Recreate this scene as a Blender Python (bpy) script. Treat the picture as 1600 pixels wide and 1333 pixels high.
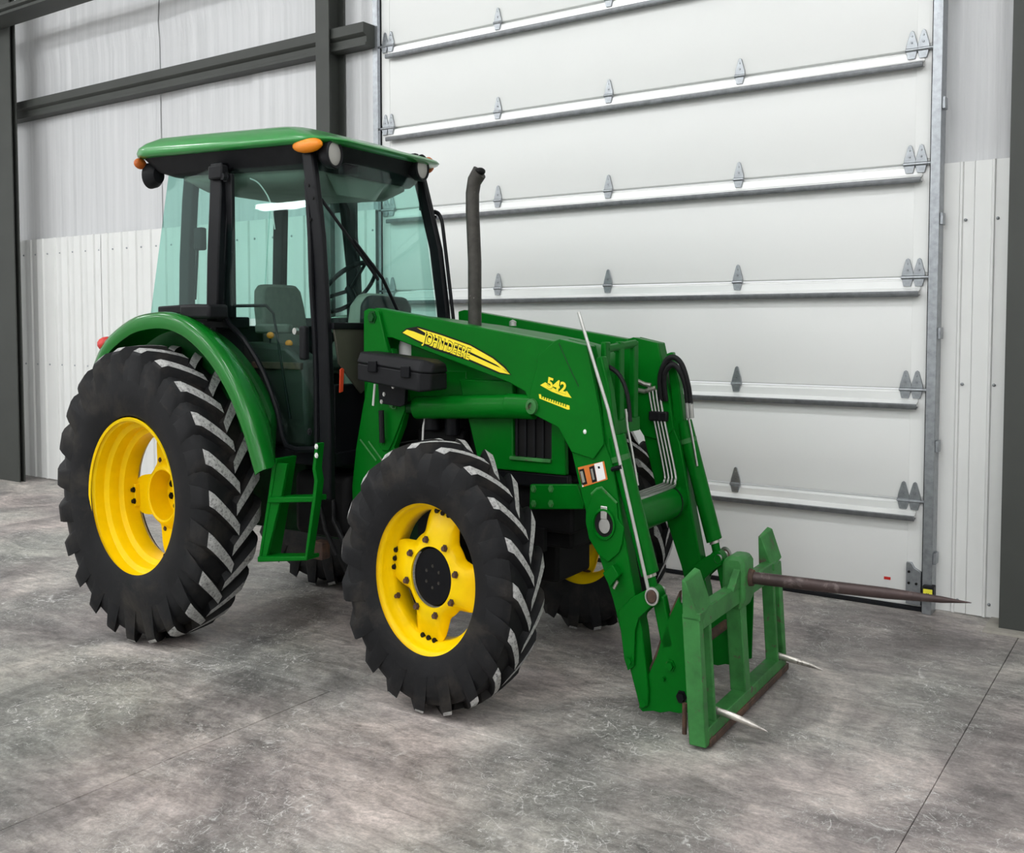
import bpy, bmesh, math, random
from mathutils import Vector, Matrix, Euler
R = math.radians
random.seed(7)
for o in list(bpy.data.objects):
    bpy.data.objects.remove(o)
S = bpy.context.scene
COL = S.collection

# ---------------------------------------------------------------- camera, world, exposure
cam = bpy.data.cameras.new('camera')
cam.sensor_fit = 'HORIZONTAL'; cam.sensor_width = 36.0
cam.lens = 34.978; cam.shift_y = -0.05188
cam.clip_start = 0.05; cam.clip_end = 200
co = bpy.data.objects.new('camera', cam); COL.objects.link(co)
co.location = (0.0, -7.2885, 2.0032)
co.rotation_euler = (math.pi/2 - 0.04826, 0.0, 0.60235)
S.camera = co
S.view_settings.view_transform = 'Standard'
S.view_settings.look = 'None'
S.view_settings.exposure = 0.0
S.view_settings.gamma = 1.0
S.view_settings.use_curve_mapping = False
w = bpy.data.worlds.new('world'); S.world = w; w.use_nodes = True
w.node_tree.nodes['Background'].inputs[0].default_value = (0.96, 0.985, 1.0, 1)
w.node_tree.nodes['Background'].inputs[1].default_value = 1.1   # fill daylight entering by doorways added out of view
LAMP_E = 40.0           # radiance of the wraparound lamp diffusers
S.cycles.max_bounces = 10; S.cycles.transparent_max_bounces = 24
S.cycles.glossy_bounces = 4; S.cycles.diffuse_bounces = 5
S.cycles.sample_clamp_indirect = 6.0

# ---------------------------------------------------------------- materials
MATS = {}
def nodes(name):
    m = bpy.data.materials.new(name); m.use_nodes = True
    nt = m.node_tree; b = nt.nodes['Principled BSDF']
    return m, nt, b
def N(nt, t, **kw):
    n = nt.nodes.new(t)
    for k, v in kw.items():
        setattr(n, k, v)
    return n
def ramp(nt, fac, stops):
    r = N(nt, 'ShaderNodeValToRGB'); e = r.color_ramp.elements
    while len(e) < len(stops): e.new(0.5)
    for i, (p, c) in enumerate(stops):
        e[i].position = p; e[i].color = (c[0], c[1], c[2], 1) if hasattr(c, '__len__') else (c, c, c, 1)
    nt.links.new(fac, r.inputs[0]); return r
def noise(nt, scale, detail=6, rough=0.6, vec=None, dist=0.0):
    n = N(nt, 'ShaderNodeTexNoise'); n.inputs['Scale'].default_value = scale
    n.inputs['Detail'].default_value = detail; n.inputs['Roughness'].default_value = rough
    n.inputs['Distortion'].default_value = dist
    if vec is not None: nt.links.new(vec, n.inputs['Vector'])
    return n
def mixc(nt, fac, a, b, mode='MIX'):
    m = N(nt, 'ShaderNodeMix', data_type='RGBA', blend_type=mode)
    for i, v in ((0, fac), (6, a), (7, b)):
        if hasattr(v, 'is_output'): nt.links.new(v, m.inputs[i])
        elif i == 0: m.inputs[0].default_value = v
        else: m.inputs[i].default_value = (v[0], v[1], v[2], 1)
    return m.outputs[2]
def coord(nt, scale=(1, 1, 1)):
    t = N(nt, 'ShaderNodeTexCoord'); mp = N(nt, 'ShaderNodeMapping')
    mp.inputs['Scale'].default_value = scale
    nt.links.new(t.outputs['Object'], mp.inputs[0]); return mp.outputs[0]
def bump(nt, b, h, strength=0.3, dist=0.01):
    n = N(nt, 'ShaderNodeBump'); n.inputs['Strength'].default_value = strength; n.inputs['Distance'].default_value = dist
    nt.links.new(h, n.inputs['Height']); nt.links.new(n.outputs[0], b.inputs['Normal'])
def mat(name, col, rough=0.5, metal=0.0, var=0.12, vscale=6.0, wear=None, wear_at=(0.62, 0.72), wscale=9.0, coat=0.0, spec=0.5, bmp=0.0, bscale=60.0):
    m, nt, b = nodes(name); v = coord(nt)
    c = col; d = tuple(x*(1-var) for x in col); l = tuple(min(1, x*(1+var)) for x in col)
    n = noise(nt, vscale, 5, 0.6, v)
    out = ramp(nt, n.outputs[0], [(0.3, d), (0.5, c), (0.72, l)]).outputs[0]
    if wear:
        n2 = noise(nt, wscale, 8, 0.7, v, 0.4)
        f = ramp(nt, n2.outputs[0], [(wear_at[0], 0.0), (wear_at[1], 1.0)])
        out = mixc(nt, f.outputs[0], out, wear)
    nt.links.new(out, b.inputs['Base Color'])
    b.inputs['Roughness'].default_value = rough; b.inputs['Metallic'].default_value = metal
    b.inputs['Coat Weight'].default_value = coat; b.inputs['Coat Roughness'].default_value = 0.12
    b.inputs['Specular IOR Level'].default_value = spec
    if bmp:
        bump(nt, b, noise(nt, bscale, 4, 0.6, v).outputs[0], bmp, 0.004)
    MATS[name] = m; return m
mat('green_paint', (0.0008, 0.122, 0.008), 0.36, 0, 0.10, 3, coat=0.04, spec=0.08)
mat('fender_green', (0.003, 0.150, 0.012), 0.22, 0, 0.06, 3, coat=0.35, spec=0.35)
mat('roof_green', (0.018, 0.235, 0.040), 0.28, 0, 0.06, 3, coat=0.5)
mat('faded_green', (0.036, 0.175, 0.042), 0.5, 0, 0.32, 9, wear=(0.085, 0.07, 0.05), wear_at=(0.585, 0.64), wscale=13, spec=0.3)
mat('dark_green', (0.002, 0.055, 0.008), 0.45, 0, 0.15, 4, spec=0.2)
mat('yellow_paint', (0.93, 0.63, 0.0015), 0.36, 0, 0.07, 5, wear=(0.10, 0.05, 0.015), wear_at=(0.74, 0.78), wscale=11, coat=0.08, spec=0.15)
mat('decal_yellow', (0.90, 0.74, 0.02), 0.4, 0, 0.03)
mat('rubber', (0.0095, 0.0098, 0.011), 0.6, 0, 0.3, 5, wear=(0.050, 0.043, 0.035), wear_at=(0.50, 0.82), wscale=3.2, bmp=0.15, bscale=120, spec=0.22)
mat('lug_dust', (0.42, 0.42, 0.41), 0.85, 0, 0.25, 40, wear=(0.07, 0.07, 0.07), wear_at=(0.5, 0.68), wscale=60)
mat('black_paint', (0.006, 0.0065, 0.008), 0.35, 0, 0.2, 8, spec=0.14)
mat('black_plastic', (0.012, 0.0125, 0.014), 0.5, 0, 0.2, 12, bmp=0.1, bscale=200, spec=0.14)
mat('engine_black', (0.006, 0.006, 0.0065), 0.6, 0, 0.4, 9, wear=(0.035, 0.03, 0.022), wear_at=(0.62, 0.78), wscale=6, spec=0.14)
mat('axle_green', (0.005, 0.03, 0.010), 0.55, 0, 0.4, 9, wear=(0.03, 0.025, 0.02), wear_at=(0.55, 0.75), wscale=6, spec=0.14)
mat('grey_trim', (0.26, 0.26, 0.22), 0.6, 0, 0.08, 10)
mat('console_dark', (0.022, 0.024, 0.020), 0.6, 0, 0.1, 8)
mat('olive_panel', (0.055, 0.056, 0.040), 0.6, 0, 0.1, 8)
mat('headliner', (0.20, 0.205, 0.175), 0.8, 0, 0.1, 8)
mat('seat_fabric', (0.14, 0.14, 0.12), 0.85, 0, 0.15, 30, bmp=0.2)
mat('steel', (0.52, 0.52, 0.50), 0.32, 0.85, 0.12, 12)
mat('galvanised', (0.34, 0.36, 0.38), 0.38, 0.8, 0.2, 25)
mat('strut_lip_shaded', (0.20, 0.21, 0.22), 0.4, 0.6, 0.2, 20)  # galvanised lip, the shade of its underside put into the darker colour
mat('rust', (0.06, 0.034, 0.024), 0.8, 0, 0.4, 18, wear=(0.16, 0.08, 0.04), wear_at=(0.5, 0.75))
mat('spear_steel', (0.060, 0.040, 0.038), 0.42, 0.4, 0.3, 10, wear=(0.24, 0.20, 0.19), wear_at=(0.56, 0.7), wscale=7)
mat('bright_steel', (0.55, 0.52, 0.48), 0.3, 0.8, 0.3, 14, wear=(0.08, 0.06, 0.05), wear_at=(0.55, 0.7), wscale=16)
mat('exhaust_steel', (0.055, 0.052, 0.046), 0.55, 0.5, 0.3, 20, wear=(0.30, 0.29, 0.27), wear_at=(0.66, 0.72), wscale=14)
mat('hose', (0.012, 0.012, 0.013), 0.45, 0, 0.2, 20, spec=0.14)
mat('red_plastic', (0.62, 0.06, 0.02), 0.45, 0, 0.05)
mat('orange_plastic', (0.55, 0.13, 0.02), 0.4, 0, 0.1)
mat('white_plastic', (0.72, 0.72, 0.70), 0.45, 0, 0.06)
mat('decal_black', (0.010, 0.010, 0.010), 0.5, 0, 0.1, spec=0.14)
mat('decal_white', (0.82, 0.82, 0.80), 0.5, 0, 0.02)
mat('decal_orange', (0.62, 0.17, 0.02), 0.5, 0, 0.1)
mat('sensor_yellow', (0.85, 0.80, 0.05), 0.5, 0, 0.05)
mat('column_grey', (0.046, 0.050, 0.045), 0.6, 0, 0.10, 2)
mat('liner_white', (0.78, 0.79, 0.775), 0.42, 0, 0.02, 2)
mat('door_white', (0.80, 0.812, 0.80), 0.45, 0, 0.012, 0.8)
mat('strut_white', (0.82, 0.83, 0.82), 0.25, 0.15, 0.03, 3)
mat('ceiling_white', (0.70, 0.70, 0.69), 0.7, 0, 0.03)
mat('wall_white', (0.74, 0.74, 0.73), 0.7, 0, 0.03)
mat('seal_black', (0.012, 0.013, 0.015), 0.7, 0, 0.2, spec=0.14)
mat('curb_concrete', (0.36, 0.34, 0.30), 0.85, 0, 0.2, 8, bmp=0.3)
mat('soil', (0.10, 0.09, 0.08), 0.9, 0, 0.3, 20)

def lens_mat(name, col, rough=0.15, trans=0.35):
    m, nt, b = nodes(name)
    b.inputs['Base Color'].default_value = (*col, 1); b.inputs['Roughness'].default_value = rough
    b.inputs['Coat Weight'].default_value = 0.25
    n = N(nt, 'ShaderNodeTexVoronoi'); n.inputs['Scale'].default_value = 60
    bump(nt, b, n.outputs['Distance'], 0.4, 0.004)
    MATS[name] = m
lens_mat('amber_lens', (0.95, 0.285, 0.004), 0.22); lens_mat('clear_lens', (0.40, 0.39, 0.36)); lens_mat('red_lens', (0.65, 0.02, 0.015))

def glass_mat(name, tint, refl=1.0):
    m = bpy.data.materials.new(name); m.use_nodes = True; nt = m.node_tree
    nt.nodes.clear(); out = N(nt, 'ShaderNodeOutputMaterial')
    tr = N(nt, 'ShaderNodeBsdfTransparent'); tr.inputs[0].default_value = (*tint, 1)
    gl = N(nt, 'ShaderNodeBsdfGlossy'); gl.inputs['Roughness'].default_value = 0.02
    gl.inputs[0].default_value = (0.9, 1.0, 0.97, 1)
    fr = N(nt, 'ShaderNodeLayerWeight'); fr.inputs[0].default_value = 0.5
    pw = N(nt, 'ShaderNodeMath', operation='POWER'); nt.links.new(fr.outputs['Facing'], pw.inputs[0]); pw.inputs[1].default_value = 4.0
    ml = N(nt, 'ShaderNodeMath', operation='MULTIPLY_ADD'); nt.links.new(pw.outputs[0], ml.inputs[0]); ml.inputs[1].default_value = 0.5; ml.inputs[2].default_value = 0.014
    mx = N(nt, 'ShaderNodeMixShader'); nt.links.new(ml.outputs[0], mx.inputs[0])
    nt.links.new(tr.outputs[0], mx.inputs[1]); nt.links.new(gl.outputs[0], mx.inputs[2]); nt.links.new(mx.outputs[0], out.inputs[0])
    MATS[name] = m
glass_mat('cab_glass', (0.80, 0.925, 0.895))

def emit(name, col, s):
    m, nt, b = nodes(name)
    b.inputs['Emission Color'].default_value = (*col, 1); b.inputs['Emission Strength'].default_value = s
    b.inputs['Base Color'].default_value = (0.8, 0.8, 0.8, 1); MATS[name] = m
emit('led_panel', (0.975, 0.99, 1.0), LAMP_E)

def floor_mat():
    m, nt, b = nodes('concrete'); v = coord(nt)
    big = noise(nt, 0.95, 9, 0.66, v, 0.9)
    base = ramp(nt, big.outputs[0], [(0.34, (0.125, 0.122, 0.120)), (0.45, (0.235, 0.227, 0.221)), (0.54, (0.35, 0.335, 0.320)), (0.67, (0.53, 0.505, 0.475))])
    hue = noise(nt, 0.55, 4, 0.5, v)
    hf = ramp(nt, hue.outputs[0], [(0.42, 0.0), (0.62, 1.0)])
    tint = mixc(nt, hf.outputs[0], (1.07, 0.985, 0.98), (0.965, 1.0, 0.945))
    c1 = mixc(nt, 1.0, base.outputs[0], tint, 'MULTIPLY')
    st = noise(nt, 5.0, 9, 0.75, coord(nt, (0.7, 2.2, 1)), 1.2)      # trowel smears
    sf = ramp(nt, st.outputs[0], [(0.34, 0.62), (0.5, 1.0), (0.68, 1.32)])
    c2 = mixc(nt, 1.0, c1, sf.outputs[0], 'MULTIPLY')
    fine = noise(nt, 60, 6, 0.7, v)
    ff = ramp(nt, fine.outputs[0], [(0.3, 0.80), (0.7, 1.20)])
    c3 = mixc(nt, 1.0, c2, ff.outputs[0], 'MULTIPLY')
    mid = noise(nt, 11, 10, 0.78, coord(nt, (1.0, 1.5, 1)), 0.8)
    mf_ = ramp(nt, mid.outputs[0], [(0.34, 0.76), (0.5, 1.0), (0.64, 1.24)])
    c3 = mixc(nt, 1.0, c3, mf_.outputs[0], 'MULTIPLY')
    # pale scratches
    tot = None
    for sc, rot, di in ((2.3, 0.2, 1.6), (3.6, 1.4, 2.4), (5.2, 0.8, 3.0), (8.5, 2.2, 3.4), (6.4, 2.9, 2.6)):
        t = N(nt, 'ShaderNodeTexCoord'); mp = N(nt, 'ShaderNodeMapping'); mp.inputs['Rotation'].default_value = (0, 0, rot)
        nt.links.new(t.outputs['Object'], mp.inputs[0])
        nn = noise(nt, sc, 2, 0.5, mp.outputs[0], di)
        s1 = N(nt, 'ShaderNodeMath', operation='SUBTRACT'); nt.links.new(nn.outputs[0], s1.inputs[0]); s1.inputs[1].default_value = 0.5
        s2 = N(nt, 'ShaderNodeMath', operation='ABSOLUTE'); nt.links.new(s1.outputs[0], s2.inputs[0])
        r = ramp(nt, s2.outputs[0], [(0.0, 1.0), (0.0075, 0.0)])
        if tot is None: tot = r.outputs[0]
        else: tot = mixc(nt, 1.0, tot, r.outputs[0], 'ADD')
    msk = noise(nt, 1.1, 6, 0.7, v); mf = ramp(nt, msk.outputs[0], [(0.44, 0.0), (0.60, 0.9)])
    brk = noise(nt, 22, 4, 0.7, v); bf = ramp(nt, brk.outputs[0], [(0.42, 0.0), (0.54, 1.0)])
    sm = mixc(nt, 1.0, tot, mf.outputs[0], 'MULTIPLY'); sm = mixc(nt, 1.0, sm, bf.outputs[0], 'MULTIPLY')
    c4 = mixc(nt, sm, c3, (0.74, 0.73, 0.71))
    flk = noise(nt, 34, 8, 0.8, v); fk = ramp(nt, flk.outputs[0], [(0.58, 0.0), (0.66, 0.6)])
    fk2 = mixc(nt, 1.0, fk.outputs[0], ramp(nt, big.outputs[0], [(0.40, 1.0), (0.62, 0.2)]).outputs[0], 'MULTIPLY')
    c5 = mixc(nt, fk2, c4, (0.55, 0.55, 0.53))
    nt.links.new(c5, b.inputs['Base Color'])
    rr = ramp(nt, st.outputs[0], [(0.3, 0.42), (0.7, 0.62)]); nt.links.new(rr.outputs[0], b.inputs['Roughness'])
    b.inputs['Specular IOR Level'].default_value = 0.4
    bump(nt, b, fine.outputs[0], 0.08, 0.004)
    MATS['concrete'] = m
floor_mat()

def vinyl_mat():
    m, nt, b = nodes('insulation_vinyl'); v = coord(nt, (14, 14, 0.35))
    n = noise(nt, 1.0, 5, 0.6, v, 0.3)
    c = ramp(nt, n.outputs[0], [(0.3, (0.55, 0.56, 0.57)), (0.7, (0.66, 0.665, 0.675))])
    nt.links.new(c.outputs[0], b.inputs['Base Color']); b.inputs['Roughness'].default_value = 0.34
    bump(nt, b, n.outputs[0], 0.5, 0.02)
    MATS['insulation_vinyl'] = m
vinyl_mat()

# ---------------------------------------------------------------- mesh building
class B:
    def __init__(s): s.v = []; s.f = []; s.m = []
    def add(s, v, f, mi=0):
        n = len(s.v); s.v += [tuple(p) for p in v]; s.f += [tuple(i+n for i in q) for q in f]; s.m += [mi]*len(f); return s
    def box(s, a, b, mi=0):
        x0, y0, z0 = a; x1, y1, z1 = b
        return s.add([(x0,y0,z0),(x1,y0,z0),(x1,y1,z0),(x0,y1,z0),(x0,y0,z1),(x1,y0,z1),(x1,y1,z1),(x0,y1,z1)],
            [(0,3,2,1),(4,5,6,7),(0,1,5,4),(1,2,6,5),(2,3,7,6),(3,0,4,7)], mi)
    def hexa(s, lo, hi, mi=0):          # two quads of four points joined
        return s.add(list(lo)+list(hi), [(0,3,2,1),(4,5,6,7),(0,1,5,4),(1,2,6,5),(2,3,7,6),(3,0,4,7)], mi)
    def prism(s, poly, axis, a, b, mi=0):
        n = len(poly)
        def P(q, t): return (q[0], t, q[1]) if axis == 'y' else ((t, q[0], q[1]) if axis == 'x' else (q[0], q[1], t))
        v = [P(q, a) for q in poly] + [P(q, b) for q in poly]
        f = [tuple(range(n))[::-1], tuple(range(n, 2*n))] + [(i, (i+1) % n, (i+1) % n+n, i+n) for i in range(n)]
        return s.add(v, f, mi)
    def loft(s, rings, closed=True, caps=True, mi=0):
        n = len(rings[0]); v = [p for r in rings for p in r]; f = []
        for k in range(len(rings)-1):
            for i in range(n if closed else n-1):
                j = (i+1) % n; f.append((k*n+i, k*n+j, (k+1)*n+j, (k+1)*n+i))
        if caps and closed: f += [tuple(range(n))[::-1], tuple((len(rings)-1)*n+i for i in range(n))]
        return s.add(v, f, mi)
    def tube(s, pts, r, n=10, mi=0, close=False):
        pts = [Vector(p) for p in pts]; rings = []; prev = None
        for i, p in enumerate(pts):
            a = pts[i-1] if (i > 0 or close) else p; c = pts[(i+1) % len(pts)] if (i < len(pts)-1 or close) else p
            d = (c-a).normalized()
            if prev is None:
                u = d.orthogonal().normalized()
            else:
                u = (prev - d*prev.dot(d)).normalized()
            prev = u; w_ = d.cross(u); rr = r[i] if hasattr(r, '__len__') else r
            rings.append([tuple(p+(u*math.cos(2*math.pi*k/n)+w_*math.sin(2*math.pi*k/n))*rr) for k in range(n)])
        if close: rings.append(rings[0])
        return s.loft(rings, True, not close, mi)
    def lathe(s, prof, c, axis='y', n=48, mi=0, close=False, a0=0.0, a1=2*math.pi):
        # prof: list of (t, r): t along the axis from c
        full = abs(a1-a0-2*math.pi) < 1e-6; rings = []
        for t, r in prof:
            ring = []
            for k in range(n if full else n+1):
                a = a0+(a1-a0)*k/n; p, q = r*math.cos(a), r*math.sin(a)
                ring.append((c[0]+p, c[1]+t, c[2]+q) if axis == 'y' else ((c[0]+t, c[1]+p, c[2]+q) if axis == 'x' else (c[0]+p, c[1]+q, c[2]+t)))
            rings.append(ring)
        if close: rings.append(rings[0])
        return s.loft(rings, full, False, mi)
    def cyl(s, p0, p1, r, n=16, mi=0): return s.tube([p0, p1], r, n, mi)
    def ball(s, c, r, n=16, mi=0):
        rx, ry, rz = r if hasattr(r, '__len__') else (r, r, r)
        k = n//2; rings = []
        for i in range(k+1):
            th = math.pi*i/k; rings.append([(c[0]+rx*math.sin(th)*math.cos(2*math.pi*j/n), c[1]+ry*math.sin(th)*math.sin(2*math.pi*j/n), c[2]+rz*math.cos(th)) for j in range(n)])
        return s.loft(rings, True, False, mi)

def make(name, b, mats, parent=None, zs=1.0, bevel=0.0, sharp=35, loc=None, seg=2, merge=True):
    me = bpy.data.meshes.new(name)
    me.from_pydata([(x, y, z*zs) for x, y, z in b.v], [], b.f)
    for m in (mats if isinstance(mats, (list, tuple)) else [mats]): me.materials.append(MATS[m])
    if any(b.m): me.polygons.foreach_set('material_index', b.m)
    bm = bmesh.new(); bm.from_mesh(me)
    if merge: bmesh.ops.remove_doubles(bm, verts=bm.verts, dist=1e-5)
    bmesh.ops.recalc_face_normals(bm, faces=bm.faces); bm.to_mesh(me); bm.free()
    me.polygons.foreach_set('use_smooth', [True]*len(me.polygons)); me.set_sharp_from_angle(angle=R(sharp)); me.update()
    o = bpy.data.objects.new(name, me); COL.objects.link(o); o.parent = parent
    if loc: o.location = loc
    if bevel:
        md = o.modifiers.new('bevel', 'BEVEL'); md.width = bevel; md.segments = seg; md.limit_method = 'ANGLE'; md.angle_limit = R(40)
    return o
def tag(o, label, cat=None, group=None, kind=None):
    o['label'] = label
    if cat: o['category'] = cat
    if group: o['group'] = group
    if kind: o['kind'] = kind
    return o
def empty(name, parent=None, loc=(0, 0, 0), rz=0.0):
    o = bpy.data.objects.new(name, None); o.empty_display_size = 0.2; COL.objects.link(o); o.parent = parent
    o.location = loc; o.rotation_euler = (0, 0, rz); return o
def again(o, loc, parent=None):
    c = o.copy(); COL.objects.link(c); c.location = loc
    if parent is not None: c.parent = parent
    return c
def struct(o, label): o['kind'] = 'structure'; o['label'] = label; return o

# ================================================================ THE HALL
DX0, DX1 = -6.53, -1.535      # overhead door edges
HS = 0.7782                   # height of one door section
WL, WR = -16.6, 9.5           # hall extents
WF = -19.0
CEIL = 8.6
# floor: slabs divided by saw cuts
fl = make('floor', B().box((WL, WF, -0.30), (WR, 0.6, -0.022)), 'soil'); struct(fl, 'worn grey concrete floor divided by saw cuts')
xs = [WL, -15.74, -12.77, -9.80, -6.83, -3.86, -0.89, 2.08, 5.05, 8.02, WR]; ys = [WF, -17.2, -13.75, -10.3, -6.86, -3.43, 0.6]
g = 0.0018
for i in range(len(xs)-1):
    for j in range(len(ys)-1):
        make('slab', B().box((xs[i]+g, ys[j]+g, -0.022), (xs[i+1]-g, ys[j+1]-g, 0.0)), 'concrete', fl, bevel=0.0025, seg=1)

# back wall: sheeting behind everything
bw = B()
for x0, x1, z0, z1 in ((WL, DX0, 0, CEIL), (DX1, WR, 0, CEIL), (DX0, DX1, 9*HS, CEIL)):
    bw.box((x0, 0.42, z0), (x1, 0.5, z1))
wall_back = make('wall_back', bw, 'wall_white'); struct(wall_back, 'back wall of white insulation above ribbed white liner panels')
# insulation vinyl hanging between the girts, soft vertical folds
def vinyl(x0, x1, z0, z1, y, n, ridge=None, seed=0):
    rnd = random.Random(seed); ph = [rnd.uniform(0, 6.28) for _ in range(8)]; fr = [rnd.uniform(2.0, 9.0) for _ in range(4)]
    b = B(); rows = []
    nz = 24
    for k in range(nz+1):
        z = z0+(z1-z0)*k/nz; row = []
        for i in range(n+1):
            x = x0+(x1-x0)*i/n
            d = 0.012*math.sin(fr[0]*0.7*x+ph[0]+0.15*z)+0.006*math.sin(fr[1]*1.7*x+ph[1])*math.sin(0.9*x+ph[4])+0.004*math.sin(fr[2]*3.1*x+ph[2]-0.2*z)*math.sin(1.7*x+ph[5])
            if ridge:
                d -= 0.055*math.exp(-((z-ridge)/0.075)**2)
            row.append((x, y+d, z))
        rows.append(row)
    b.loft(rows, False, False)
    return b
for k, (x0, x1) in enumerate(((-13.3, -11.65), (-11.65, -9.95), (-9.95, -8.3), (-8.3, -6.6))):
    make('insulation_sheet', vinyl(x0-0.03, x1+0.03, 2.95, 7.6, -0.02-0.004*(k % 2), 120, 5.55, k), 'insulation_vinyl', wall_back)
make('insulation_sheet', vinyl(-1.47, 0.9, 2.95, 7.6, 0.16, 120, None, 9), 'insulation_vinyl', wall_back)
# ribbed liner panels
def liner(x0, x1, z1, y, pitch, rib_h=0.02, rib_w=0.022, phase=0.0):
    pr = [(x0, y)]; x = x0+phase
    while x < x1-0.05:
        if x > x0+0.02:
            pr += [(x-rib_w, y), (x-rib_w*0.5, y-rib_h), (x+rib_w*0.5, y-rib_h), (x+rib_w, y)]
            m = x+pitch/2
            if m+0.02 < x1: pr += [(m-0.016, y), (m-0.008, y-0.005), (m+0.008, y-0.005), (m+0.016, y)]
        x += pitch
    pr.append((x1, y))
    b = B(); b.loft([[(p[0], p[1], 0.012) for p in pr], [(p[0], p[1], z1) for p in pr]], False, False)
    b.loft([[(p[0], p[1], z1) for p in pr], [(p[0], y+0.05, z1) for p in pr]], False, False)
    return b
screw = None
def screws(parent, pts):
    global screw
    for p in pts:
        if screw is None:
            screw = make('screw', B().lathe([(0, 0.011), (-0.006, 0.011), (-0.012, 0.006), (-0.014, 0.0)], (0, 0, 0), 'y', 8), 'galvanised', parent, loc=p)
        else: again(screw, p, parent)
LT = 3.115
px = -13.25
for k in range(6):
    x1 = px+1.12
    o = make('liner_panel', liner(px, x1-0.004, LT, -0.10-0.003*(k % 2), 0.28, phase=0.14), 'liner_white', wall_back)
    screws(o, [(px+0.14+0.28*q+0.10, -0.10, z) for q in range(4) for z in (2.92, 1.50)]); px = x1
for k, (a_, c_) in enumerate(((-1.462, -1.262), (-1.262, 0.2))):
    o = make('liner_panel', liner(a_, c_-0.004, LT, 0.085-0.006*k, 0.24, 0.016, 0.014, 0.115), 'liner_white', wall_back)
    screws(o, [(a_+0.145, 0.08, z) for z in (2.72, 1.60, 0.10)])
# girts
def girt(name, x0, x1, z0, z1, y0, y1, label):
    b = B(); t = 0.012; yb = y1
    h_ = z1-z0; b.prism([(y0, z1), (yb, z1), (yb, z0), (y0+0.03, z0), (y0+0.03, z0+0.03), (y0+0.045, z0+0.03), (y0+0.045, z0+0.42*h_), (y0+0.012, z0+0.50*h_), (y0, z0+0.55*h_)], 'x', x0, x1)
    return struct(make(name, b, 'column_grey', bevel=0.003), label)
girt('girt', -13.2, -6.575, 4.665, 4.875, -0.21, -0.03, 'dark grey steel girt crossing the insulation left of the door')
# steel columns
def hcol(name, x0, x1, y0, y1, z1, label, tf=0.016, tw=0.012, plate=True):
    b = B(); xm = (x0+x1)/2
    b.box((x0, y0, 0.0), (x1, y0+tf, z1)); b.box((x0, y1-tf, 0), (x1, y1, z1)); b.box((xm-tw/2, y0+tf, 0), (xm+tw/2, y1-tf, z1))
    return struct(make(name, b, 'column_grey', bevel=0.002), label)
hcol('steel_column', -7.17, -6.99, -0.25, -0.02, CEIL, 'dark grey steel column rising behind the cab roof beside the door')
hcol('steel_column', -12.85, -12.33, -0.45, -0.37, CEIL, 'dark grey steel column at the left edge of the picture')
hcol('steel_column', -1.02, -0.55, -0.16, 0.30, CEIL, 'dark grey steel column at the right edge of the picture')
make('base_plate', B().box((-1.10, -0.26, 0.0), (-0.45, 0.40, 0.018)), 'curb_concrete', wall_back)
girt('eave_strut', WL, WR, 5.72, 5.82, -0.80, -0.46, 'dark steel strut running into the upper left corner')

# overhead sectional door
door = empty('door_1'); struct(door, 'white sectional overhead door with horizontal struts and hinges')
for k in range(9):
    z0, z1 = k*HS+0.004, (k+1)*HS-0.004
    if k == 0: z0 = 0.028
    b = B(); y = 0.0
    b.prism([(y+0.02, z0), (y+0.006, z0+0.006), (y, z0+0.02), (y, z1-0.02), (y+0.006, z1-0.006), (y+0.02, z1), (y+0.06, z1), (y+0.06, z0)], 'x', DX0, DX1)
    s_ = make('door_section', b, 'door_white', door)
    for xe in (DX0, DX1-0.10):
        make('end_stile', B().box((xe, -0.004, z0+0.03), (xe+0.10, 0.004, z1-0.03)), 'door_white', s_, bevel=0.001, seg=1)
make('bottom_seal', B().prism([(-0.008, 0.0), (0.055, 0.0), (0.055, 0.032), (-0.008, 0.032)], 'x', DX0, DX1), 'seal_black', door, bevel=0.006)
HC = [-6.442, -5.155, -4.037, -2.906, -1.628]
hinge_mesh = None
def hinge(x, z, parent):
    global hinge_mesh
    if hinge_mesh is None:
        b = B()
        b.prism([(-0.040, 0.012), (0.040, 0.012), (0.036, 0.04), (0.012, 0.125), (0.0, 0.134), (-0.012, 0.125), (-0.036, 0.04)], 'y', -0.016, -0.004)
        b.prism([(-0.036, -0.012), (0.036, -0.012), (0.024, -0.062), (-0.024, -0.062)], 'y', -0.026, -0.006)
        b.cyl((-0.042, -0.018, 0.0), (0.042, -0.018, 0.0), 0.013, 10)
        for q in (0.05, 0.095): b.cyl((0, -0.016, q), (0, -0.021, q), 0.007, 8)
        o = make('hinge', b, 'galvanised', parent, bevel=0.002, seg=1); hinge_mesh = o; o.location = (x, 0, z)
    else: again(hinge_mesh, (x, 0, z), parent)
for k in range(1, 9):
    z = k*HS
    # horizontal strut, a hat profile just below the joint
    b = B(); zt, zb = z-0.020, z-0.135
    b.prism([(-0.003, zt), (-0.010, zt), (-0.012, zt-0.055), (-0.070, zt-0.075), (-0.070, zt-0.083), (-0.004, zt-0.063)], 'x', DX0+0.10, DX1-0.045)
    b.prism([(-0.070, zt-0.074), (-0.076, zt-0.078), (-0.076, zb+0.01), (-0.070, zb), (-0.010, zb+0.012), (-0.010, zb+0.018), (-0.062, zb+0.008), (-0.066, zt-0.082)], 'x', DX0+0.10, DX1-0.045, 1)
    make('strut', b, ['strut_white', 'strut_lip_shaded'], door, bevel=0.003, seg=1)
    for x in HC[1:4]: hinge(x, z, door)
    for x in (HC[0]-0.037, HC[0]+0.037, HC[4]-0.038, HC[4]+0.038): hinge(x, z, door)
    for sx, xe in ((-1, DX0), (1, DX1)):
        make('roller_stem', B().cyl((xe-sx*0.10, -0.02, z), (xe+sx*0.06, -0.02, z), 0.010, 10), 'galvanised', door)
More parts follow.
